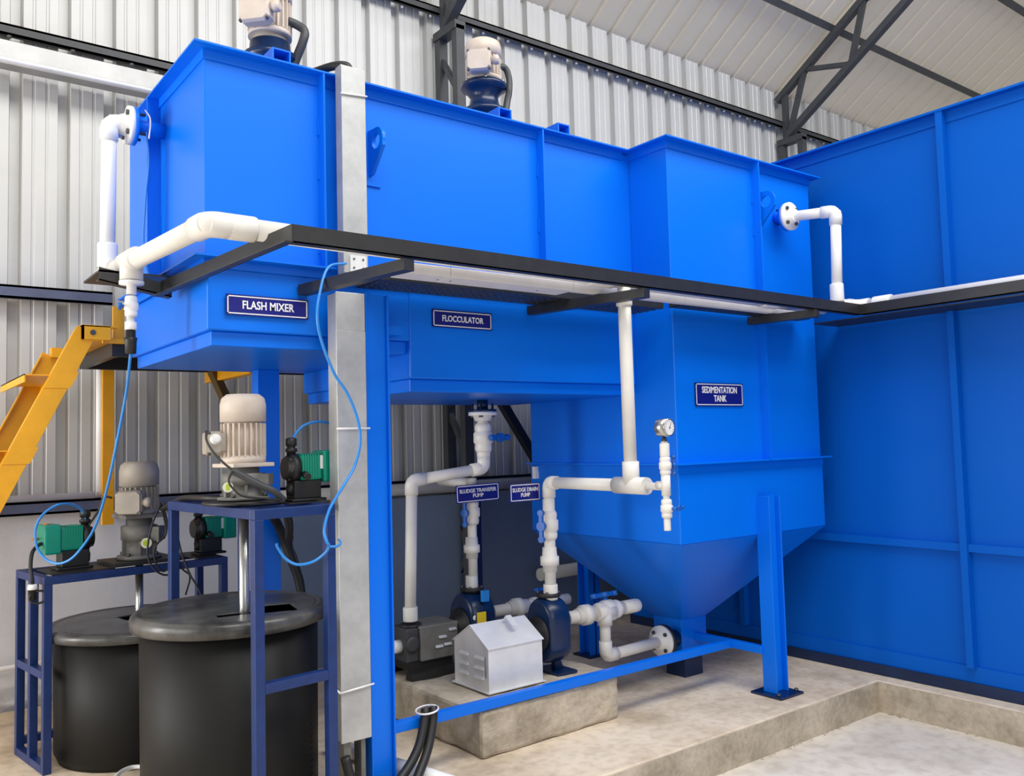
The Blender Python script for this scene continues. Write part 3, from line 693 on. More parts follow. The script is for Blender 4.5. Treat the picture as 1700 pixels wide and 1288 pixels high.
MB().lathe((2.53, 3.692, .46), (0, -1, 0), [(0, .012), (.003, .012)], 16).build('sticker', WHITE, ta)
# motor bodies hidden behind/under their covers
MB().lathe((2.46, 3.80, .34), (1, 0, 0), [(0, .06), (.08, .06)], 20).build('seal_housing', RUBBER, ta)
MB().box(2.54, 2.59, 3.676, 3.686, .41, .485).build('motor_tag', STICKY, ta)
# suction piping
p = thing('suction_pipe', (3.2, 3.39, .44), 'white pvc suction pipe from the front pump to the hopper outlet flange', 'pipe')
run(p, [(2.89, 3.39, .45), (3.30, 3.39, .45)], .032)
union(p, (3.02, 3.39, .45), (1, 0, 0), .032)
valve(p, (3.17, 3.39, .45), (1, 0, 0), .036, (0, .3, 1), PVC, True)
tee(p, (3.13, 3.37, .45), (1, 0, 0), (0, 0, -1), .033, .12)
MB().lathe((3.28, 3.39, .45), (1, 0, 0), [(0, .036), (.10, .036), (.115, .033), (.125, .02)], 20).build('end_cap', PVC, p)
run(p, [(3.13, 3.37, .45), (3.13, 3.37, .225), (3.56, 3.40, .225)], .029)
flange(p, (3.588, 3.40, .225), (-1, 0, 0), .032, .085, PVCB)
p = thing('suction_pipe', (3.0, 3.8, .44), 'white pvc suction pipe of the rear pump passing behind the front riser', 'pipe')
run(p, [(2.72, 3.80, .45), (3.25, 3.80, .45)], .03); union(p, (2.89, 3.80, .45), (1, 0, 0), .031); coupling(p, (3.02, 3.80, .45), (1, 0, 0), .033, .07)
valve(p, (3.10, 3.80, .45), (1, 0, 0), .032, (0, .2, 1))

# galvanised motor cover (little house)
t = thing('motor_cover', (2.47, 3.415, .2), 'galvanised house-shaped motor cover with louvred gable', 'cover')
x0, x1, y0, y1, zb, ze, zr = 2.312, 2.628, 3.272, 3.555, .215, .412, .494
ym = (y0+y1)/2
g = MB(); g.add([(x0, y0, zb), (x1, y0, zb), (x1, y1, zb), (x0, y1, zb), (x0, y0, ze), (x1, y0, ze), (x1, y1, ze), (x0, y1, ze), (x0, ym, zr), (x1, ym, zr)],
      [(0, 1, 5, 4), (2, 3, 7, 6), (3, 0, 4, 8, 7), (1, 2, 6, 9, 5), (0, 3, 2, 1), (4, 5, 9, 8), (7, 8, 9, 6)]); g.build('housing', GALVS, t, .002)
g = MB(); d = .006
g.add([(x0-d, y0-d, ze-.002), (x1+d, y0-d, ze-.002), (x1+d, ym, zr+.005), (x0-d, ym, zr+.005), (x0-d, y1+d, ze-.002), (x1+d, y1+d, ze-.002),
       (x0-d, y0-d, ze-.006), (x1+d, y0-d, ze-.006), (x1+d, ym, zr+.001), (x0-d, ym, zr+.001), (x0-d, y1+d, ze-.006), (x1+d, y1+d, ze-.006)],
      [(0, 1, 2, 3), (3, 2, 5, 4), (6, 9, 8, 7), (9, 10, 11, 8), (0, 6, 7, 1), (4, 5, 11, 10), (0, 3, 9, 6), (3, 4, 10, 9), (1, 7, 8, 2), (2, 8, 11, 5)])
g.build('roof', GALVS, t)
MB().box(x0-.01, x1+.01, y0-.01, y1+.01, zb-.006, zb).build('bottom_flange', GALVS, t)
for (yy) in (3.345, 3.47):
    for zz in (.265, .31, .355):
        g = MB(); g.prism([(x0, yy-.033, zz), (x0-.009, yy-.033, zz), (x0, yy-.033, zz+.014)], (0, .066, 0)); g.build('louvre', GALVS, t)
g = MB(); g.bar((2.50, ym-.02, zr+.0), (2.50, ym-.045, zr+.028), .03, .003); g.bar((2.50, ym-.045, zr+.028), (2.50, ym-.10, zr-.012), .03, .004); g.build('handle', GALVS, t)
g = MB(); g.tube(spline([(x0-.005, y0+.02, .37), (x0-.012, y0+.008, .33), (x0-.008, y0+.012, .28)]), .002, 6); g.build('lock_wire', BOLT, t)
for (sx, sy) in ((2.35, 3.31), (2.59, 3.31), (2.35, 3.52), (2.59, 3.52)): MB().box(sx-.02, sx+.02, sy-.02, sy+.02, .19, zb-.006).build('foot', RUBBER, t)

# grey covered pump at left of the plinth
t = thing('covered_pump', (2.27, 3.86, .2), 'dark grey boxed pump on a black skid at the back of the plinth', 'pump')
for y in (3.745, 3.97): MB().box(2.17, 2.55, y-.03, y+.03, .195, .235).build('skid_rail', BLACKP, t)
MB().box(2.19, 2.44, 3.77, 3.95, .235, .275).build('skid_block', RUBBER, t)
MB().box(2.245, 2.475, 3.755, 3.955, .275, .445).build('cover', GREYG, t, .006)
MB().box(2.175, 2.243, 3.77, 3.93, .275, .44).build('pump_head', DKGREY, t, .008)
MB().lathe((2.236, 3.835, .435), (0, 0, 1), [(0, .055), (.018, .055)], 20).build('discharge_flange', RUBBER, t)
MB().lathe((2.205, 3.772, .365), (0, -1, 0), [(0, .04), (.012, .04), (.014, .025)], 16).build('head_cap', DKGREY, t)
MB().lathe((2.175, 3.84, .35), (-1, 0, 0), [(0, .032), (.05, .032)], 16).build('suction_stub', PVCB, t)
for (xx, zz) in ((2.43, .405), (2.37, .375), (2.35, .33), (2.40, .335)):
    MB().prism([(xx-.02, 3.755, zz), (xx-.02, 3.747, zz), (xx-.02, 3.755, zz+.012)], (.045, 0, 0)).build('louvre', GALV, t)

# ------------------------------------------------------------------ galvanised cable ducts
t = thing('cable_duct', (1.53, 3.09, .24), 'tall galvanised cable duct with flat cover in front of the blue column', 'duct')
MB().box(1.473, 1.592, 3.056, 3.125, .24, 1.945).build('duct_body', GALV, t)
MB().box(1.470, 1.596, 3.045, 3.056, .235, 1.80).build('duct_cover', GALV, t, .002)
MB().box(1.471, 1.595, 3.046, 3.056, 1.80, 1.95).build('duct_cover', GALV, t, .002)
MB().tube([(1.464, 3.04, 1.418), (1.606, 3.04, 1.418)], .004, 8).build('binding_wire', PVCB, t)
MB().tube([(1.464, 3.04, .425), (1.606, 3.04, .435)], .004, 8).build('binding_wire', PVCB, t)
MB().tube([(1.464, 3.04, .425), (1.464, 3.13, .445)], .004, 8).build('binding_wire', PVCB, t)
MB().box(1.485, 1.515, 3.06, 3.12, 0, .24).build('foot_post', GREYG, t)
MB().box(1.558, 1.576, 3.06, 3.12, 0, .24).build('foot_post', GREYG, t)
t = thing('cable_duct', (1.56, 3.09, 2.03), 'narrow galvanised cable duct on the upper tank front, beside the lifting eye', 'duct')
MB().box(1.512, 1.614, 3.06, 3.108, 2.03, 2.868).build('duct_body', GALV, t)
MB().box(1.51, 1.616, 3.052, 3.06, 2.03, 2.862).build('duct_cover', GALV, t, .002)
MB().tube([(1.505, 3.047, 2.745), (1.62, 3.047, 2.755)], .004, 8).build('binding_wire', PVCB, t)
MB().box(1.535, 1.605, 3.044, 3.052, 2.035, 2.10).build('splice_plate', GALVS, t)
for xx in (1.55, 1.59):
    for zz in (2.05, 2.085): MB().lathe((xx, 3.044, zz), (0, -1, 0), [(0, .004), (.003, .004)], 8).build('rivet', BOLT, t)
hose('conduit', [(1.565, 3.085, 2.86), (1.55, 3.09, 2.882), (1.51, 3.13, 2.884), (1.46, 3.25, 2.884), (1.40, 3.4, 2.90)], .017, RUBBER, 'black conduit running from the top of the upper duct to the left motor', 'conduit')

# ------------------------------------------------------------------ gear motors
def rot(deg, c):
    return Matrix.Translation(Vector(c)) @ Matrix.Rotation(math.radians(deg), 4, 'Z') @ Matrix.Translation(-Vector(c))
def motor_top(t, c, z0, R, hfin, hcap, m, mcap, nf=26, tb_deg=200, tbz=.5, tbs=1.0, mt=None, side=0):
    # finned body, fan cover, terminal box, flange
    x, y = c
    g = MB(); g.cyl((x, y, z0), (x, y, z0+hfin), R*.82, n=24)
    for k in range(nf):
        a = 2*math.pi*k/nf; d = Vector((math.cos(a), math.sin(a), 0))
        g.bar(Vector((x, y, z0+.02))+d*R*.88, Vector((x, y, z0+hfin-.012))+d*R*.88, R*.22, R*.07, up=d.cross(Vector((0, 0, 1))))
    g.build('finned_body', m, t)
    MB().lathe((x, y, z0+hfin-.006), (0, 0, 1), [(0, R), (hcap*.62, R), (hcap*.86, R*.93), (hcap, R*.72)], 32).build('fan_cover', mcap, t)
    MB().lathe((x, y, z0-.004), (0, 0, 1), [(0, R*.98), (.022, R*.98), (.03, R*.84)], 28).build('end_shield', m, t)
    g = MB(); dd = math.radians(tb_deg); d = Vector((math.cos(dd), math.sin(dd), 0)); s = Vector((-d.y, d.x, 0)); Z = Vector((0, 0, 1))
    c0 = Vector((x, y, z0+hfin*tbz)); w, hh, dp_ = R*.68*tbs, R*.62*tbs, R*.62
    def ring(q, k):   # octagon section
        b = .28; return [q+s*w*a*k+Z*hh*e*k for a, e in ((-1, -1+b), (-1+b, -1), (1-b, -1), (1, -1+b), (1, 1-b), (1-b, 1), (-1+b, 1), (-1, 1-b))]
    rs = [ring(c0+d*R*.72, .8), ring(c0+d*R*1.05, .9), ring(c0+d*R*1.08, 1), ring(c0+d*(R*1.05+dp_*.75), 1), ring(c0+d*(R*1.05+dp_), .88)]
    vs = [v for q in rs for v in q]; fs = [(j*8+i, j*8+(i+1) % 8, (j+1)*8+(i+1) % 8, (j+1)*8+i) for j in range(4) for i in range(8)]+[list(range(8)), list(range(32, 40))]
    g.add(vs, fs); tbx = g.build('terminal_box', mt or m, t)
    if side: gl = MB().lathe(c0+(-s if -s.dot(Vector((-x, -y, 0))) < 0 else s)*0+d*(R*1.3)+s*w*.95+Z*hh*.35, s,
        [(0, R*.24), (R*.1, R*.24), (R*.11, R*.18), (R*.3, R*.18), (R*.32, R*.1)], 12); gl.build('cable_gland', PVCB, tbx)
    else: gl = MB().lathe(c0+d*R*1.35+s*w*.9-Z*0, s, [(0, R*.2), (R*.18, R*.2), (R*.19, R*.26), (R*.42, R*.26), (R*.5, R*.16)], 12); gl.build('cable_gland', m, tbx)
    for a, e in ((-1, -1), (1, -1), (1, 1), (-1, 1)):
        q = c0+d*(R*1.03+dp_*.75)+s*w*a*.86+Z*hh*e*.86
        MB().lathe(q, d, [(0, R*.07), (R*.12, R*.07)], 8).build('screw', BOLT, tbx)
def gearbox(t, c, z0, z1, R, m, bolts=True):
    x, y = c; h = z1-z0
    MB().lathe((x, y, z0), (0, 0, 1), [(0, R*1.15), (h*.08, R*1.15), (h*.1, R*.80), (h*.45, R*.78), (h*.47, R*.95), (h*.80, R*.95), (h*.82, R*.7), (h, R*.68)], 28).build('gearbox', m, t)
    for k in range(6):
        a = math.pi/3*k+.3; d = Vector((math.cos(a), math.sin(a), 0))
        MB().bar(Vector((x, y, z0+h*.1))+d*R*.85, Vector((x, y, z0+h*.45))+d*R*.85, R*.3, R*.1, up=d.cross(Vector((0, 0, 1)))).build('rib', m, t)
    q = Vector((x, y, z0+h*.6))
    for a in (-35, 60):
        d = Vector((math.cos(math.radians(a)), math.sin(math.radians(a)), 0)); MB().bar(q, q+d*R*1.25, R*1.0, h*.34).build('side_cover', m, t)
    for k in range(4):
        a = math.pi/4+math.pi/2*k; MB().lathe((x+R*1.02*math.cos(a), y+R*1.02*math.sin(a), z0+h*.08), (0, 0, 1), [(0, .009), (.014, .009)], 6).build('bolt', BOLT, t)
# motor on the tall stand
c = (1.175, 3.245); mz = 1.151
t = thing('gear_motor', (*c, mz), 'beige finned gear motor on the taller navy stand over the front drum', 'motor', 'agitator motors')
gearbox(t, c, mz+.009, mz+.131, .083, GREYG)
MB().box(c[0]-.084, c[0]+.084, c[1]-.084, c[1]+.084, mz+.131, mz+.146).xf(rot(8, (*c, 0))).build('mounting_flange', BEIGE, t, .003)
motor_top(t, c, mz+.15, .085, .157, .105, BEIGE, BEIGE, 24, 172, .46, .85, BEIGED, 1)
MB().lathe((*c, mz-.006), (0, 0, 1), [(0, .150), (.011, .150)], 36).build('base_disc', BLACKP, t)
dcam = (Vector((0, 0, 0))-Vector((*c, 0))).normalized(); sd_ = Vector((-dcam.y, dcam.x, 0))
q = Vector((*c, mz+.06))+dcam*.086-sd_*.055
MB().lathe(q, dcam, [(0, .019), (.003, .019)], 20).build('sticker', STICK, t); MB().bar(q+dcam*.0036-Vector((0, 0, .011)), q+dcam*.0036+Vector((0, 0, .011)), .013, .001, up=dcam).build('sticker_print', STICKG, t)
MB().cyl((*c, mz-.006), (*c, .34), .0187).build('shaft', STEEL, t)
# motor on the low stand
c = (1.076, 4.36)
t = thing('gear_motor', (*c, .84), 'dusty beige gear motor with terminal box on the lower navy stand', 'motor', 'agitator motors')
gearbox(t, c, .85, 1.04, .085, GREYG)
MB().box(c[0]-.095, c[0]+.095, c[1]-.095, c[1]+.095, 1.04, 1.058).xf(rot(5, (*c, 0))).build('mounting_flange', GREYG, t, .003)
motor_top(t, c, 1.06, .088, .135, .115, BEIGED, BEIGED, 22, 236, .42, 1.02)
MB().box(c[0]-.15, c[0]+.15, c[1]-.13, c[1]+.13, .832, .848).xf(rot(5, (*c, 0))).build('base_plate', BLACKP, t)
dcam = (Vector((0, 0, 0))-Vector((*c, 0))).normalized(); sd_ = Vector((-dcam.y, dcam.x, 0))
q = Vector((*c, .925))+dcam*.085+sd_*.03
MB().lathe(q, dcam, [(0, .024), (.003, .024)], 20).build('sticker', STICK, t); MB().lathe(q+dcam*.003, dcam, [(0, .014), (.001, .014)], 16).build('sticker_print', STICKG, t)
MB().cyl((*c, .84), (*c, .35), .018).build('shaft', STEEL, t)
# motors on top of the mixing tank
c = (1.485, 3.72)
t = thing('gear_motor', (*c, TZ+.065), 'beige motor on the tank top above the flash mixer', 'motor', 'agitator motors')
MB().lathe((*c, TZ+.065), (0, 0, 1), [(0, .13), (.02, .13), (.03, .08), (.18, .075), (.20, .12), (.225, .12), (.23, .095), (.285, .09)], 28).build('lantern', PUMPB, t)
MB().lathe((*c, 3.195), (0, 0, 1), [(0, .075), (.035, .08)], 24).build('neck', BEIGED, t)
motor_top(t, c, 3.23, .1, .17, .12, BEIGE, BEIGE, 24, 222, .42, 1.08)
c = (2.69, 3.72)
t = thing('gear_motor', (*c, TZ+.065), 'beige motor on a flared navy lantern above the flocculator', 'motor', 'agitator motors')
MB().lathe((*c, TZ+.065), (0, 0, 1), [(0, .15), (.02, .15), (.03, .10), (.20, .10), (.205, .13), (.225, .125), (.25, .085), (.30, .075), (.335, .10), (.35, .125), (.37, .125), (.372, .1)], 32).build('lantern', PUMPB, t)
for k in range(6):
    a = math.pi/3*k; MB().lathe((c[0]+.112*math.cos(a), c[1]+.112*math.sin(a), TZ+.065+.37), (0, 0, 1), [(0, .008), (.016, .008)], 6).build('bolt', STEEL, t)
MB().lathe((*c, 3.285), (0, 0, 1), [(0, .085), (.02, .085), (.03, .07)], 24).build('neck', BEIGED, t)
motor_top(t, c, 3.305, .1, .135, .095, BEIGE, BEIGE, 24, 225, .45, .95)
hose('cable_conduit', [(1.545, 3.655, 3.30), (1.585, 3.64, 3.285), (1.61, 3.62, 3.255), (1.60, 3.62, 3.20), (1.575, 3.66, 3.1), (1.56, 3.7, 2.95)], .02, DKGREY, 'thick grey conduit dropping from the flash mixer motor', 'conduit', 'motor conduits on the tank top')
hose('cable_conduit', [(2.745, 3.66, 3.385), (2.79, 3.655, 3.385), (2.81, 3.65, 3.33), (2.80, 3.64, 3.25), (2.755, 3.60, 3.17), (2.72, 3.58, 3.05), (2.72, 3.57, 2.95)], .018, DKGREY, 'thick grey conduit dropping from the flocculator motor', 'conduit', 'motor conduits on the tank top')
MB().tube([(2.53, 3.25, 2.882), (2.62, 3.35, 2.885)], .02, 10).build('conduit', RUBBER, label='short black conduit end lying by the flocculator motor beam', category='conduit')

# ------------------------------------------------------------------ drums
def drum(c, Rl, H, label, slot, scale_marks):
    x, y = 0, 0
    t = thing('chemical_drum', (c[0], c[1], 0), label, 'drum', 'black dosing drums')
    k_ = Rl/.455; kz = H/.622; SC = Matrix.Translation((c[0], c[1], 0)) @ Matrix.Diagonal((k_, k_, kz, 1))
    b = MB().lathe((x, y, 0), (0, 0, 1), [(0, .385), (.03, .398), (.04, .405), (.59, .412)], 64).xf(SC).build('body', DRUM, t)
    # lid: ring with a slot cut in the flat top
    n = 72; R0, R1 = .435, .455
    g = MB(); prof = [(.578, .42), (.578, .452), (.603, .455), (.615, .450), (.624, .436), (.626, .42), (.622, .405)]
    vs = []
    for z, rr in prof:
        for i in range(n): a = 2*math.pi*i/n; vs.append((x+rr*math.cos(a), y+rr*math.sin(a), z))
    g.add(vs, [(j*n+i, j*n+(i+1) % n, (j+1)*n+(i+1) % n, (j+1)*n+i) for j in range(len(prof)-1) for i in range(n)], True)
    g.xf(SC).build('lid_rim', LID, t)
    # flat top as strips either side of the slot
    holes, ang_ = slot
    bm = bmesh.new(); N = 48; vsq = []
    import itertools
    g = MB(); st = .0125; ca, sa = math.cos(ang_), math.sin(ang_); idx = {}; V = []; F = []
    def vid(i, j):
        if (i, j) not in idx:
            lx, ly = i*st, j*st; rr = math.hypot(lx, ly)
            if rr > .405: lx, ly = lx*.405/rr, ly*.405/rr; rr = .405
            idx[(i, j)] = len(V); V.append((x+lx*ca-ly*sa, y+lx*sa+ly*ca, .622-.010*math.cos(min(rr/.405, 1)*math.pi/2)*0+.006*(1-(rr/.405)**2)))
        return idx[(i, j)]
    K = int(.42/st)
    for i in range(-K, K):
        for j in range(-K, K):
            mx_, my_ = (i+.5)*st, (j+.5)*st
            if math.hypot(mx_, my_) > .41: continue
            if any(a < mx_ < b and c_ < my_ < d_ for a, b, c_, d_ in holes): continue
            F.append((vid(i, j), vid(i+1, j), vid(i+1, j+1), vid(i, j+1)))
    g.add(V, F, True); g.xf(SC); top = g.build('lid_top', LID, t)
    sm = top.modifiers.new('thick', 'SOLIDIFY'); sm.thickness = .006; sm.offset = -1
    if scale_marks:
        g = MB(); d0 = math.radians(scale_marks)
        for k in range(26):
            rr = .406+.006*(k*.02/.56); z = .03+k*.02; w_ = .035 if k % 5 == 0 else .02
            a0 = d0; a1 = d0+w_/.41
            for aa in (0,):
                p0 = Vector((x+rr*math.cos(a0), y+rr*math.sin(a0), z)); p1 = Vector((x+rr*math.cos(a1), y+rr*math.sin(a1), z)); g.bar(p0, p1, .006, .004)
        g.xf(SC).build('level_marks', DRUM, t)
    return t
drum((1.182, 3.414), .367, .735, 'black plastic drum in front, lid slot open at right', (((-.10, .10, -.27, -.215), (.10, .262, -.285, -.10)), math.radians(-10)), -48)
drum((1.052, 4.305), .383, .58, 'black plastic drum behind at left, under the lower motor stand', (((-.07, .12, -.05, .09),), math.radians(10)), 0)

# ------------------------------------------------------------------ stands (square tube frames)
def stand(Q, h, label, mids, extra=(), tw=.036, tops=()):
    # Q: four foot corners (front-left, front-right, back-right, back-left)
    Q = [Vector((*q, 0)) for q in Q]; t = thing('motor_stand', sum(Q, Vector())/4, label, 'stand', 'navy motor stands')
    k = tw/2; Z = lambda z: Vector((0, 0, z)); ex = (Q[1]-Q[0]).normalized()
    def P(a, b): return Q[0]*(1-a)*(1-b)+Q[1]*a*(1-b)+Q[2]*a*b+Q[3]*(1-a)*b
    def bx(n, a, b): MB().bar(a, b, tw, tw, up=ex if abs((b-a).normalized().z) > .9 else None).build(n, NAVY, t, .002)
    for q in Q: bx('post', q, q+Z(h-tw))
    for i in range(4):
        a, b = Q[i], Q[(i+1) % 4]; d = (b-a).normalized()*k
        if i % 2 == 0: bx('top_rail', a-d+Z(h-k), b+d+Z(h-k))
        else: bx('top_rail', a+d+Z(h-k), b-d+Z(h-k))
    for (a, b, z) in mids:
        a, b = P(*a), P(*b); d = (b-a).normalized()*k; bx('cross_rail', a+d+Z(z), b-d+Z(z))
    for q in extra: bx('post', P(*q), P(*q)+Z(h-tw))
    return t
st1 = stand([(1.12, 2.965), (1.405, 2.995), (1.39, 3.85), (1.075, 3.80)], 1.138, 'taller navy steel stand straddling the front drum',
    [((0, 0), (1, 0), .52), ((0, 1), (1, 1), .52), ((0, .22), (1, .22), 1.12), ((0, .44), (1, .44), 1.12)])
MB().box(1.30, 1.43, 3.11, 3.29, 1.138, 1.142).build('pump_shelf', BLACKP, st1)
st2 = stand([(.664, 4.20), (1.445, 4.28), (1.435, 4.62), (.612, 4.56)], .825, 'lower navy steel stand straddling the rear drum at left',
    [((0, 0), (0, .5), .41), ((0, .5), (0, 1), .41), ((0, 0), (0, .5), .018), ((0, .5), (0, 1), .018), ((1, 0), (1, 1), .41), ((0, 1), (1, 1), .06)], extra=((0, .5),), tw=.034)
R2 = rot(5.8, (1.04, 4.385, 0))
MB().box(.67, .93, 4.25, 4.50, .825, .831).xf(R2).build('pump_shelf', BLACKP, st2)
MB().box(1.31, 1.42, 4.25, 4.54, .825, .831).xf(R2).build('pump_shelf', BLACKP, st2)

# ------------------------------------------------------------------ dosing pumps
def dosing(c, zb, deg, label, s=1.0):
    # local: head at -X end, electronics box at +X end; built upright on a black base
    x, y = c; t = thing('dosing_pump', (x, y, zb), label, 'dosing pump', 'green dosing pumps')
    R = rot(deg, (x, y, 0))
    def B(n, m, x0, x1, y0, y1, z0, z1, bev=.004): return MB().box(x+x0*s, x+x1*s, y+y0*s, y+y1*s, zb+z0*s, zb+z1*s).xf(R).build(n, m, t, bev)
    B('base', BLKPL, -.075, .075, -.055, .055, 0, .012); B('pedestal', BLKPL, -.06, .055, -.045, .045, .012, .085)
    B('body', GREEN, -.035, .06, -.05, .05, .085, .19, .01)
    for k in range(7):
        MB().box(x+(-.03+k*.011)*s, x+(-.025+k*.011)*s, y-.053*s, y+.053*s, zb+.09*s, zb+.193*s).xf(R).build('rib', GREEN, t)
    B('control_box', GREEN, .06, .13, -.062, .062, .075, .205, .008)
    B('nameplate', WHITE, .048, .062, -.0515, -.050, .13, .185, 0)
    hd = MB(); hd.lathe((x-.035*s, y, zb+.135*s), (-1, 0, 0), [(0, .06*s), (.03*s, .06*s), (.031*s, .05*s), (.05*s, .045*s)], 24); hd.xf(R); h = hd.build('pump_head', BLKPL, t)
    for k in range(6):
        a = math.pi/3*k+.2; MB().lathe((x-.066*s, y+.046*s*math.cos(a), zb+.135*s+.046*s*math.sin(a)), (-1, 0, 0), [(0, .007*s), (.01*s, .007*s)], 6).xf(R).build('bolt', BOLT, h)
    MB().lathe((x-.055*s, y, zb+.18*s), (0, 0, 1), [(0, .018*s), (.02*s, .018*s), (.022*s, .024*s), (.035*s, .024*s), (.037*s, .017*s), (.045*s, .017*s), (.047*s, .023*s), (.075*s, .023*s), (.08*s, .012*s)], 14).xf(R).build('discharge_valve', BLKPL, t)
    MB().lathe((x-.055*s, y, zb+.085*s), (0, 0, -1), [(0, .018*s), (.02*s, .02*s), (.022*s, .023*s), (.06*s, .021*s), (.062*s, .012*s)], 14).xf(R).build('suction_valve', BLKPL, t)
    g = MB(); g.cyl((x-.02*s, y-.05*s, zb+.11*s), (x-.02*s, y-.085*s, zb+.10*s), .014*s); g.xf(R); g.build('bleed_knob', BLKPL, t)
    return t
d1 = dosing((1.400, 3.20), 1.142, 0, 'green dosing pump on the taller stand beside the beige motor', .95)
d2 = dosing((.79, 4.37), .831, 186, 'green dosing pump at the left end of the lower stand', 1.0)
MB().cyl((.655, 4.36, .975), (.625, 4.355, .975), .006).build('brass_stud', BRASS, d2)
MB().cyl((.70, 4.36, 1.03), (.67, 4.355, 1.035), .008).build('brass_stud', BRASS, d2)
d3 = dosing((1.42, 4.42), .831, 5.8, 'green dosing pump on the lower stand between the two drums', .95)

# ------------------------------------------------------------------ tubes, cords, hoses
T_INJ = [(.824, 3.463, 1.725), (.834, 3.573, 1.584), (.826, 3.661, 1.423), (.809, 3.75, 1.232), (.801, 3.85, 1.111), (.793, 3.95, 1.027), (.776, 4.05, .96), (.741, 4.1, .905), (.701, 4.15, .882), (.664, 4.2, .895), (.64, 4.233, .926), (.629, 4.267, .966), (.633, 4.3, 1.027), (.653, 4.3, 1.076), (.691, 4.3, 1.111), (.733, 4.3, 1.127), (.79, 4.33, 1.118), (.835, 4.36, 1.08), (.845, 4.364, 1.02), (.845, 4.364, .98)]
hose('dosing_tube', T_INJ, .0055, TUBEB, 'blue dosing tube falling from the injection valve and looping over the left green pump', 'tube')
T_R = [(1.515, 3.044, 2.063), (1.421, 3.006, 2.03), (1.368, 2.971, 1.914), (1.351, 2.954, 1.821), (1.375, 2.966, 1.733), (1.427, 2.977, 1.623), (1.477, 2.98, 1.556), (1.518, 2.98, 1.465), (1.533, 2.981, 1.373), (1.515, 2.989, 1.282), (1.459, 2.96, 1.216), (1.41, 2.955, 1.152), (1.383, 2.95, 1.111), (1.362, 2.942, 1.048), (1.367, 2.93, 1.005), (1.379, 2.94, .99), (1.373, 2.96, .963), (1.344, 3.0, .931), (1.298, 3.03, .922), (1.261, 3.05, .944), (1.235, 3.06, .985), (1.229, 3.06, 1.003)]
hose('dosing_tube', T_R, .0055, TUBEB, 'long blue tube sagging in front of the galvanised duct', 'tube')
T_G = [(1.352, 3.2, 1.369), (1.357, 3.2, 1.385), (1.37, 3.2, 1.408), (1.402, 3.2, 1.436), (1.453, 3.2, 1.45), (1.505, 3.2, 1.445), (1.552, 3.2, 1.427), (1.591, 3.2, 1.39)]
hose('dosing_tube', T_G, .0055, TUBEB, 'blue tube arching from the top of the green pump to behind the duct', 'tube')
hose('dosing_tube', [(1.385, 2.955, .985), (1.42, 2.96, .983), (1.455, 3.0, .992), (1.50, 3.14, 1.0)], .005, TUBEB, 'short blue tube end behind the duct below the tall stand', 'tube')
hose('motor_conduit', [(1.084, 3.111, 1.273), (1.118, 3.094, 1.253), (1.162, 3.077, 1.224), (1.216, 3.061, 1.195), (1.265, 3.08, 1.158)], [.0135]*25, DKGREY, 'thick dark conduit slanting across the front of the tall stand motor', 'conduit')
hose('loose_cord', [(1.026, 3.212, 1.419), (1.019, 3.187, 1.383), (1.033, 3.162, 1.343), (1.06, 3.136, 1.304), (1.089, 3.111, 1.273)], .0045, RUBBER, 'black cord from the terminal box of the tall stand motor', 'cord')
hose('loose_cord', [(1.079, 3.094, 1.27), (1.063, 3.084, 1.236), (1.08, 3.074, 1.205), (1.11, 3.064, 1.181), (1.193, 3.053, 1.168), (1.249, 3.06, 1.16)], .004, RUBBER, 'thin black cord curving under the tall stand motor', 'cord')
hose('motor_conduit', [(1.125, 4.15, 1.085), (1.13, 4.0, 1.118), (1.105, 3.75, 1.150), (1.10, 3.50, 1.160), (1.15, 3.40, 1.157)], .013, RUBBER, 'thick black conduit reaching from the low motor over to the tall stand', 'conduit')
cg = 'hanging motor cords'
hose('hanging_cord', [(1.119, 4.15, 1.113), (1.076, 4.144, 1.011), (1.056, 4.138, .894), (1.082, 4.131, .82), (1.135, 4.125, .787), (1.162, 4.119, .823), (1.151, 4.112, .911), (1.145, 4.106, 1.056), (1.115, 4.1, 1.116)], .0045, RUBBER, 'thin black cord hanging in a plain loop beside the low motor', 'cord', cg)
hose('hanging_cord', [(1.118, 4.16, 1.104), (1.137, 4.16, 1.031), (1.142, 4.16, .968), (1.104, 4.16, .928), (1.091, 4.16, .891), (1.1, 4.16, .838), (1.132, 4.16, .801), (1.16, 4.16, .831), (1.165, 4.16, .908), (1.142, 4.16, 1.055), (1.118, 4.16, 1.114)], .0045, RUBBER, 'thin black kinked cord hanging nearest the taller stand post, beside the low motor', 'cord', cg)
hose('hanging_cord', [(1.125, 4.12, 1.104), (1.167, 4.102, 1.006), (1.19, 4.085, .885), (1.222, 4.068, .788), (1.255, 4.05, .719), (1.28, 4.03, .64)], .0045, RUBBER, 'black cord slanting down from the low motor to the front drum lid', 'cord')
hose('hanging_cord', [(1.18, 4.2, .925), (1.233, 4.233, .80), (1.282, 4.267, .75), (1.272, 4.3, .66)], .004, RUBBER, 'black cord dangling under the lower stand rail between the drums', 'cord')
hose('loose_cord', [(.672, 4.36, .948), (.654, 4.328, .954), (.621, 4.296, .927), (.609, 4.264, .868), (.611, 4.232, .817), (.608, 4.2, .794)], .008, RUBBER, 'thick black cord bending down off the left green pump', 'cord')
pg = thing('power_plug', (.61, 4.2, .74), 'black plug with coiled cord hanging at the left corner of the lower stand', 'plug')
MB().lathe((.608, 4.2, .795), (0, 0, -1), [(0, .012), (.01, .02), (.018, .02), (.019, .017), (.06, .016), (.062, .01)], 12).build('plug_body', BLKPL, pg)
MB().lathe((.608, 4.2, .80), (0, 0, -1), [(0, .018), (.022, .021)], 12).build('plug_collar', PVCB, pg)
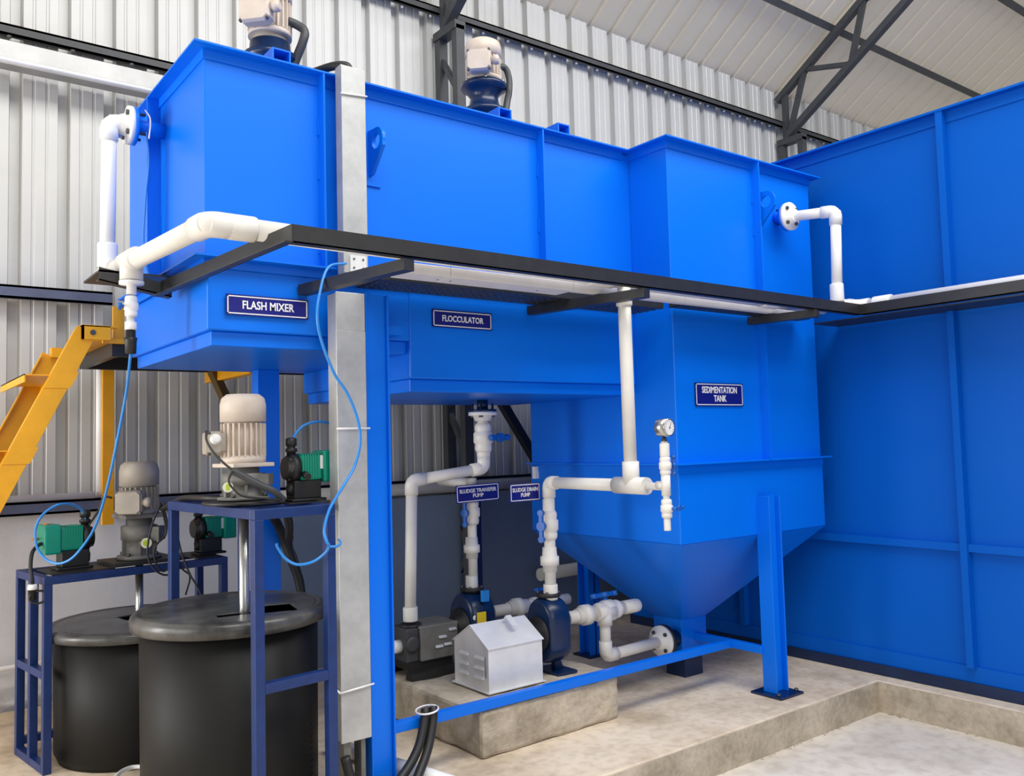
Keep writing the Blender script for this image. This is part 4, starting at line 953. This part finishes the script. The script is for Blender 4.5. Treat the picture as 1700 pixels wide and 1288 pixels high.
MB().tube([(.63+.035*math.cos(a*.4), 4.19, .745+.026*math.sin(a*.4)) for a in range(17)], .005, 8).build('cord_coil', RUBBER, pg)
hose('loose_cord', [(.851, 4.36, 1.011), (.9, 4.35, 1.091), (.915, 4.34, 1.145), (.95, 4.33, 1.14)], .005, RUBBER, 'thin black cord linking the left green pump and the low motor', 'cord')
hose('black_hose', [(1.56, 3.95, 1.085), (1.593, 4.0, 1.02), (1.633, 4.04, .975), (1.67, 4.06, .9), (1.70, 4.05, .808), (1.74, 4.04, .672), (1.76, 4.02, .4), (1.77, 4.0, .02)], .022, RUBBER, 'thick black hose hanging behind the tall stand by the rear blue column', 'hose')
hose('black_hose', [(1.608, 3.9, 1.085), (1.642, 3.933, .99), (1.656, 3.967, .927), (1.687, 4.0, .868)], [.02]*14+[.014, .010, .006, .004, .003], RUBBER, 'black hose end tapering to a wire behind the tall stand', 'hose')
hose('black_wire', [(1.687, 4.0, .868), (1.722, 4.033, .814), (1.754, 4.067, .745), (1.786, 4.1, .672), (1.80, 4.1, .5)], .003, RUBBER, 'thin black wire trailing below the tapered hose end', 'wire')
hose('black_hose', [(1.857, 3.082, .277), (1.852, 3.072, .262), (1.835, 3.06, .218), (1.80, 3.04, .155), (1.745, 3.02, .10), (1.667, 2.995, .055), (1.613, 2.985, .045), (1.547, 2.99, .055), (1.50, 3.02, .10), (1.478, 3.035, .19)], .0185, RUBBER, 'black hose tied to the tie bar, inner of the pair', 'hose', 'black hoses at the column foot')
hose('black_hose', [(1.893, 3.080, .277), (1.889, 3.070, .262), (1.873, 3.055, .215), (1.838, 3.03, .147), (1.785, 3.0, .085), (1.72, 2.965, .035), (1.636, 2.94, .022), (1.5, 2.92, .021)], .0185, RUBBER, 'black hose tied to the tie bar, outer of the pair', 'hose', 'black hoses at the column foot')
MB().tube([(1.870+.045*math.cos(a*math.pi/8), 3.088+.05*math.sin(a*math.pi/8), .272+.006*math.cos(a*math.pi/8)) for a in range(17)], .004, 6).build('cable_tie', PVCB, label='white tie binding the two black hoses to the blue tie bar', category='tie')
MB().tube([(1.70, 3.62, .035), (1.90, 2.75, .03)], .032, 16).build('floor_pipe', PVCB, label='white pipe lying on the slab behind the main column', category='pipe')
hose('white_hose', [(0.849, 3.839, 0.03), (0.894, 3.917, 0.03), (0.943, 3.945, 0.03), (0.988, 3.914, 0.03), (1.015, 3.855, 0.03)], .009, PVCB, 'white hose on the floor between the two black drums', 'hose')

# ------------------------------------------------------------------ yellow ladder and walkway
lad = thing('access_ladder', (.6, 4.7, 0), 'yellow steel ladder with flat treads rising to the walkway at left', 'ladder')
def lx(z): return .703+(z-1.651)*.476
for y in (4.25, 5.02):
    zt = 1.905 if y < 4.6 else 1.86
    MB().bar((lx(0), y, 0), (lx(zt), y, zt), .088, .008, up=(0, 1, 0)).build('stringer', YEL, lad, .001)
    MB().bar((lx(0)-.046, y+(.012 if y < 4.6 else -.012), .0), (lx(zt)-.046, y+(.012 if y < 4.6 else -.012), zt), .006, .03, up=(0, 1, 0)).build('stringer_flange', YEL, lad)
for z in (1.70, 1.37, 1.04, .71, .38):
    x = lx(z)
    td = MB(); td.box(x-.15, x+.03, 4.256, 5.014, z-.005, z); td.box(x-.15, x-.144, 4.256, 5.014, z-.035, z); td.box(x+.024, x+.03, 4.256, 5.014, z-.035, z); td.build('tread', YEL, lad)
    MB().prism([(x-.075, 4.2455, z-.06), (x+.03, 4.2455, z-.06), (x+.065, 4.2455, z+.012), (x-.04, 4.2455, z+.012)], (0, -.004, 0)).build('tread_plate', YEL, lad)
g = MB(); g.box(.80, .92, 4.23, 4.2455, 1.862, 1.925); g.box(.80, .81, 4.23, 4.29, 1.862, 1.925); g.box(.80, .95, 4.23, 4.29, 1.92, 1.927); g.build('hanger', YEL, lad)
MB().lathe((.845, 4.23, 1.893), (0, -1, 0), [(0, .012), (.006, .012)], 10).build('bolt', BOLT, lad)
MB().box(.80, .85, 4.98, 5.05, 1.85, 1.90).build('hanger', YEL, lad)
plat = thing('walkway', (1.9, 4.7, 1.85), 'dark edged walkway on yellow supports along the back of the tank', 'walkway')
MB().box(.95, 3.1, 4.34, 5.08, 1.86, 1.87).build('deck_plate', BLACKP, plat)
for y in (4.34, 5.05): MB().box(.95, 3.1, y, y+.03, 1.80, 1.86).build('edge_beam', BLACKP, plat)
MB().box(.95, .98, 4.37, 5.05, 1.80, 1.86).build('end_beam', BLACKP, plat)
MB().box(.945, .995, 4.30, 4.315, 1.868, 2.03).build('toe_plate', YEL, plat)
MB().box(.86, 1.05, 4.35, 5.0, 1.868, 1.878).build('landing_plate', YEL, plat)
MB().box(.90, 1.0, 4.29, 4.31, 1.855, 1.88).build('landing_angle', YEL, plat)
MB().box(1.068, 1.125, 5.09, 5.13, .96, 1.80).build('support_post', YEL, plat)
MB().box(1.62, 1.67, 4.37, 5.1, 1.74, 1.80).build('cross_bearer', YEL, plat)
MB().bar((1.60, 4.9, 1.80), (1.80, 4.95, 1.40), .05, .045).build('knee_brace', mat('shaded_yellow_paint', (.10, .06, .012), .5), plat)  # yellow brace, the shade under the deck put into its colour
MB().bar((3.55, 4.88, 1.72), (3.98, 4.92, 1.16), .05, .06).build('brace', BLACKP, plat)
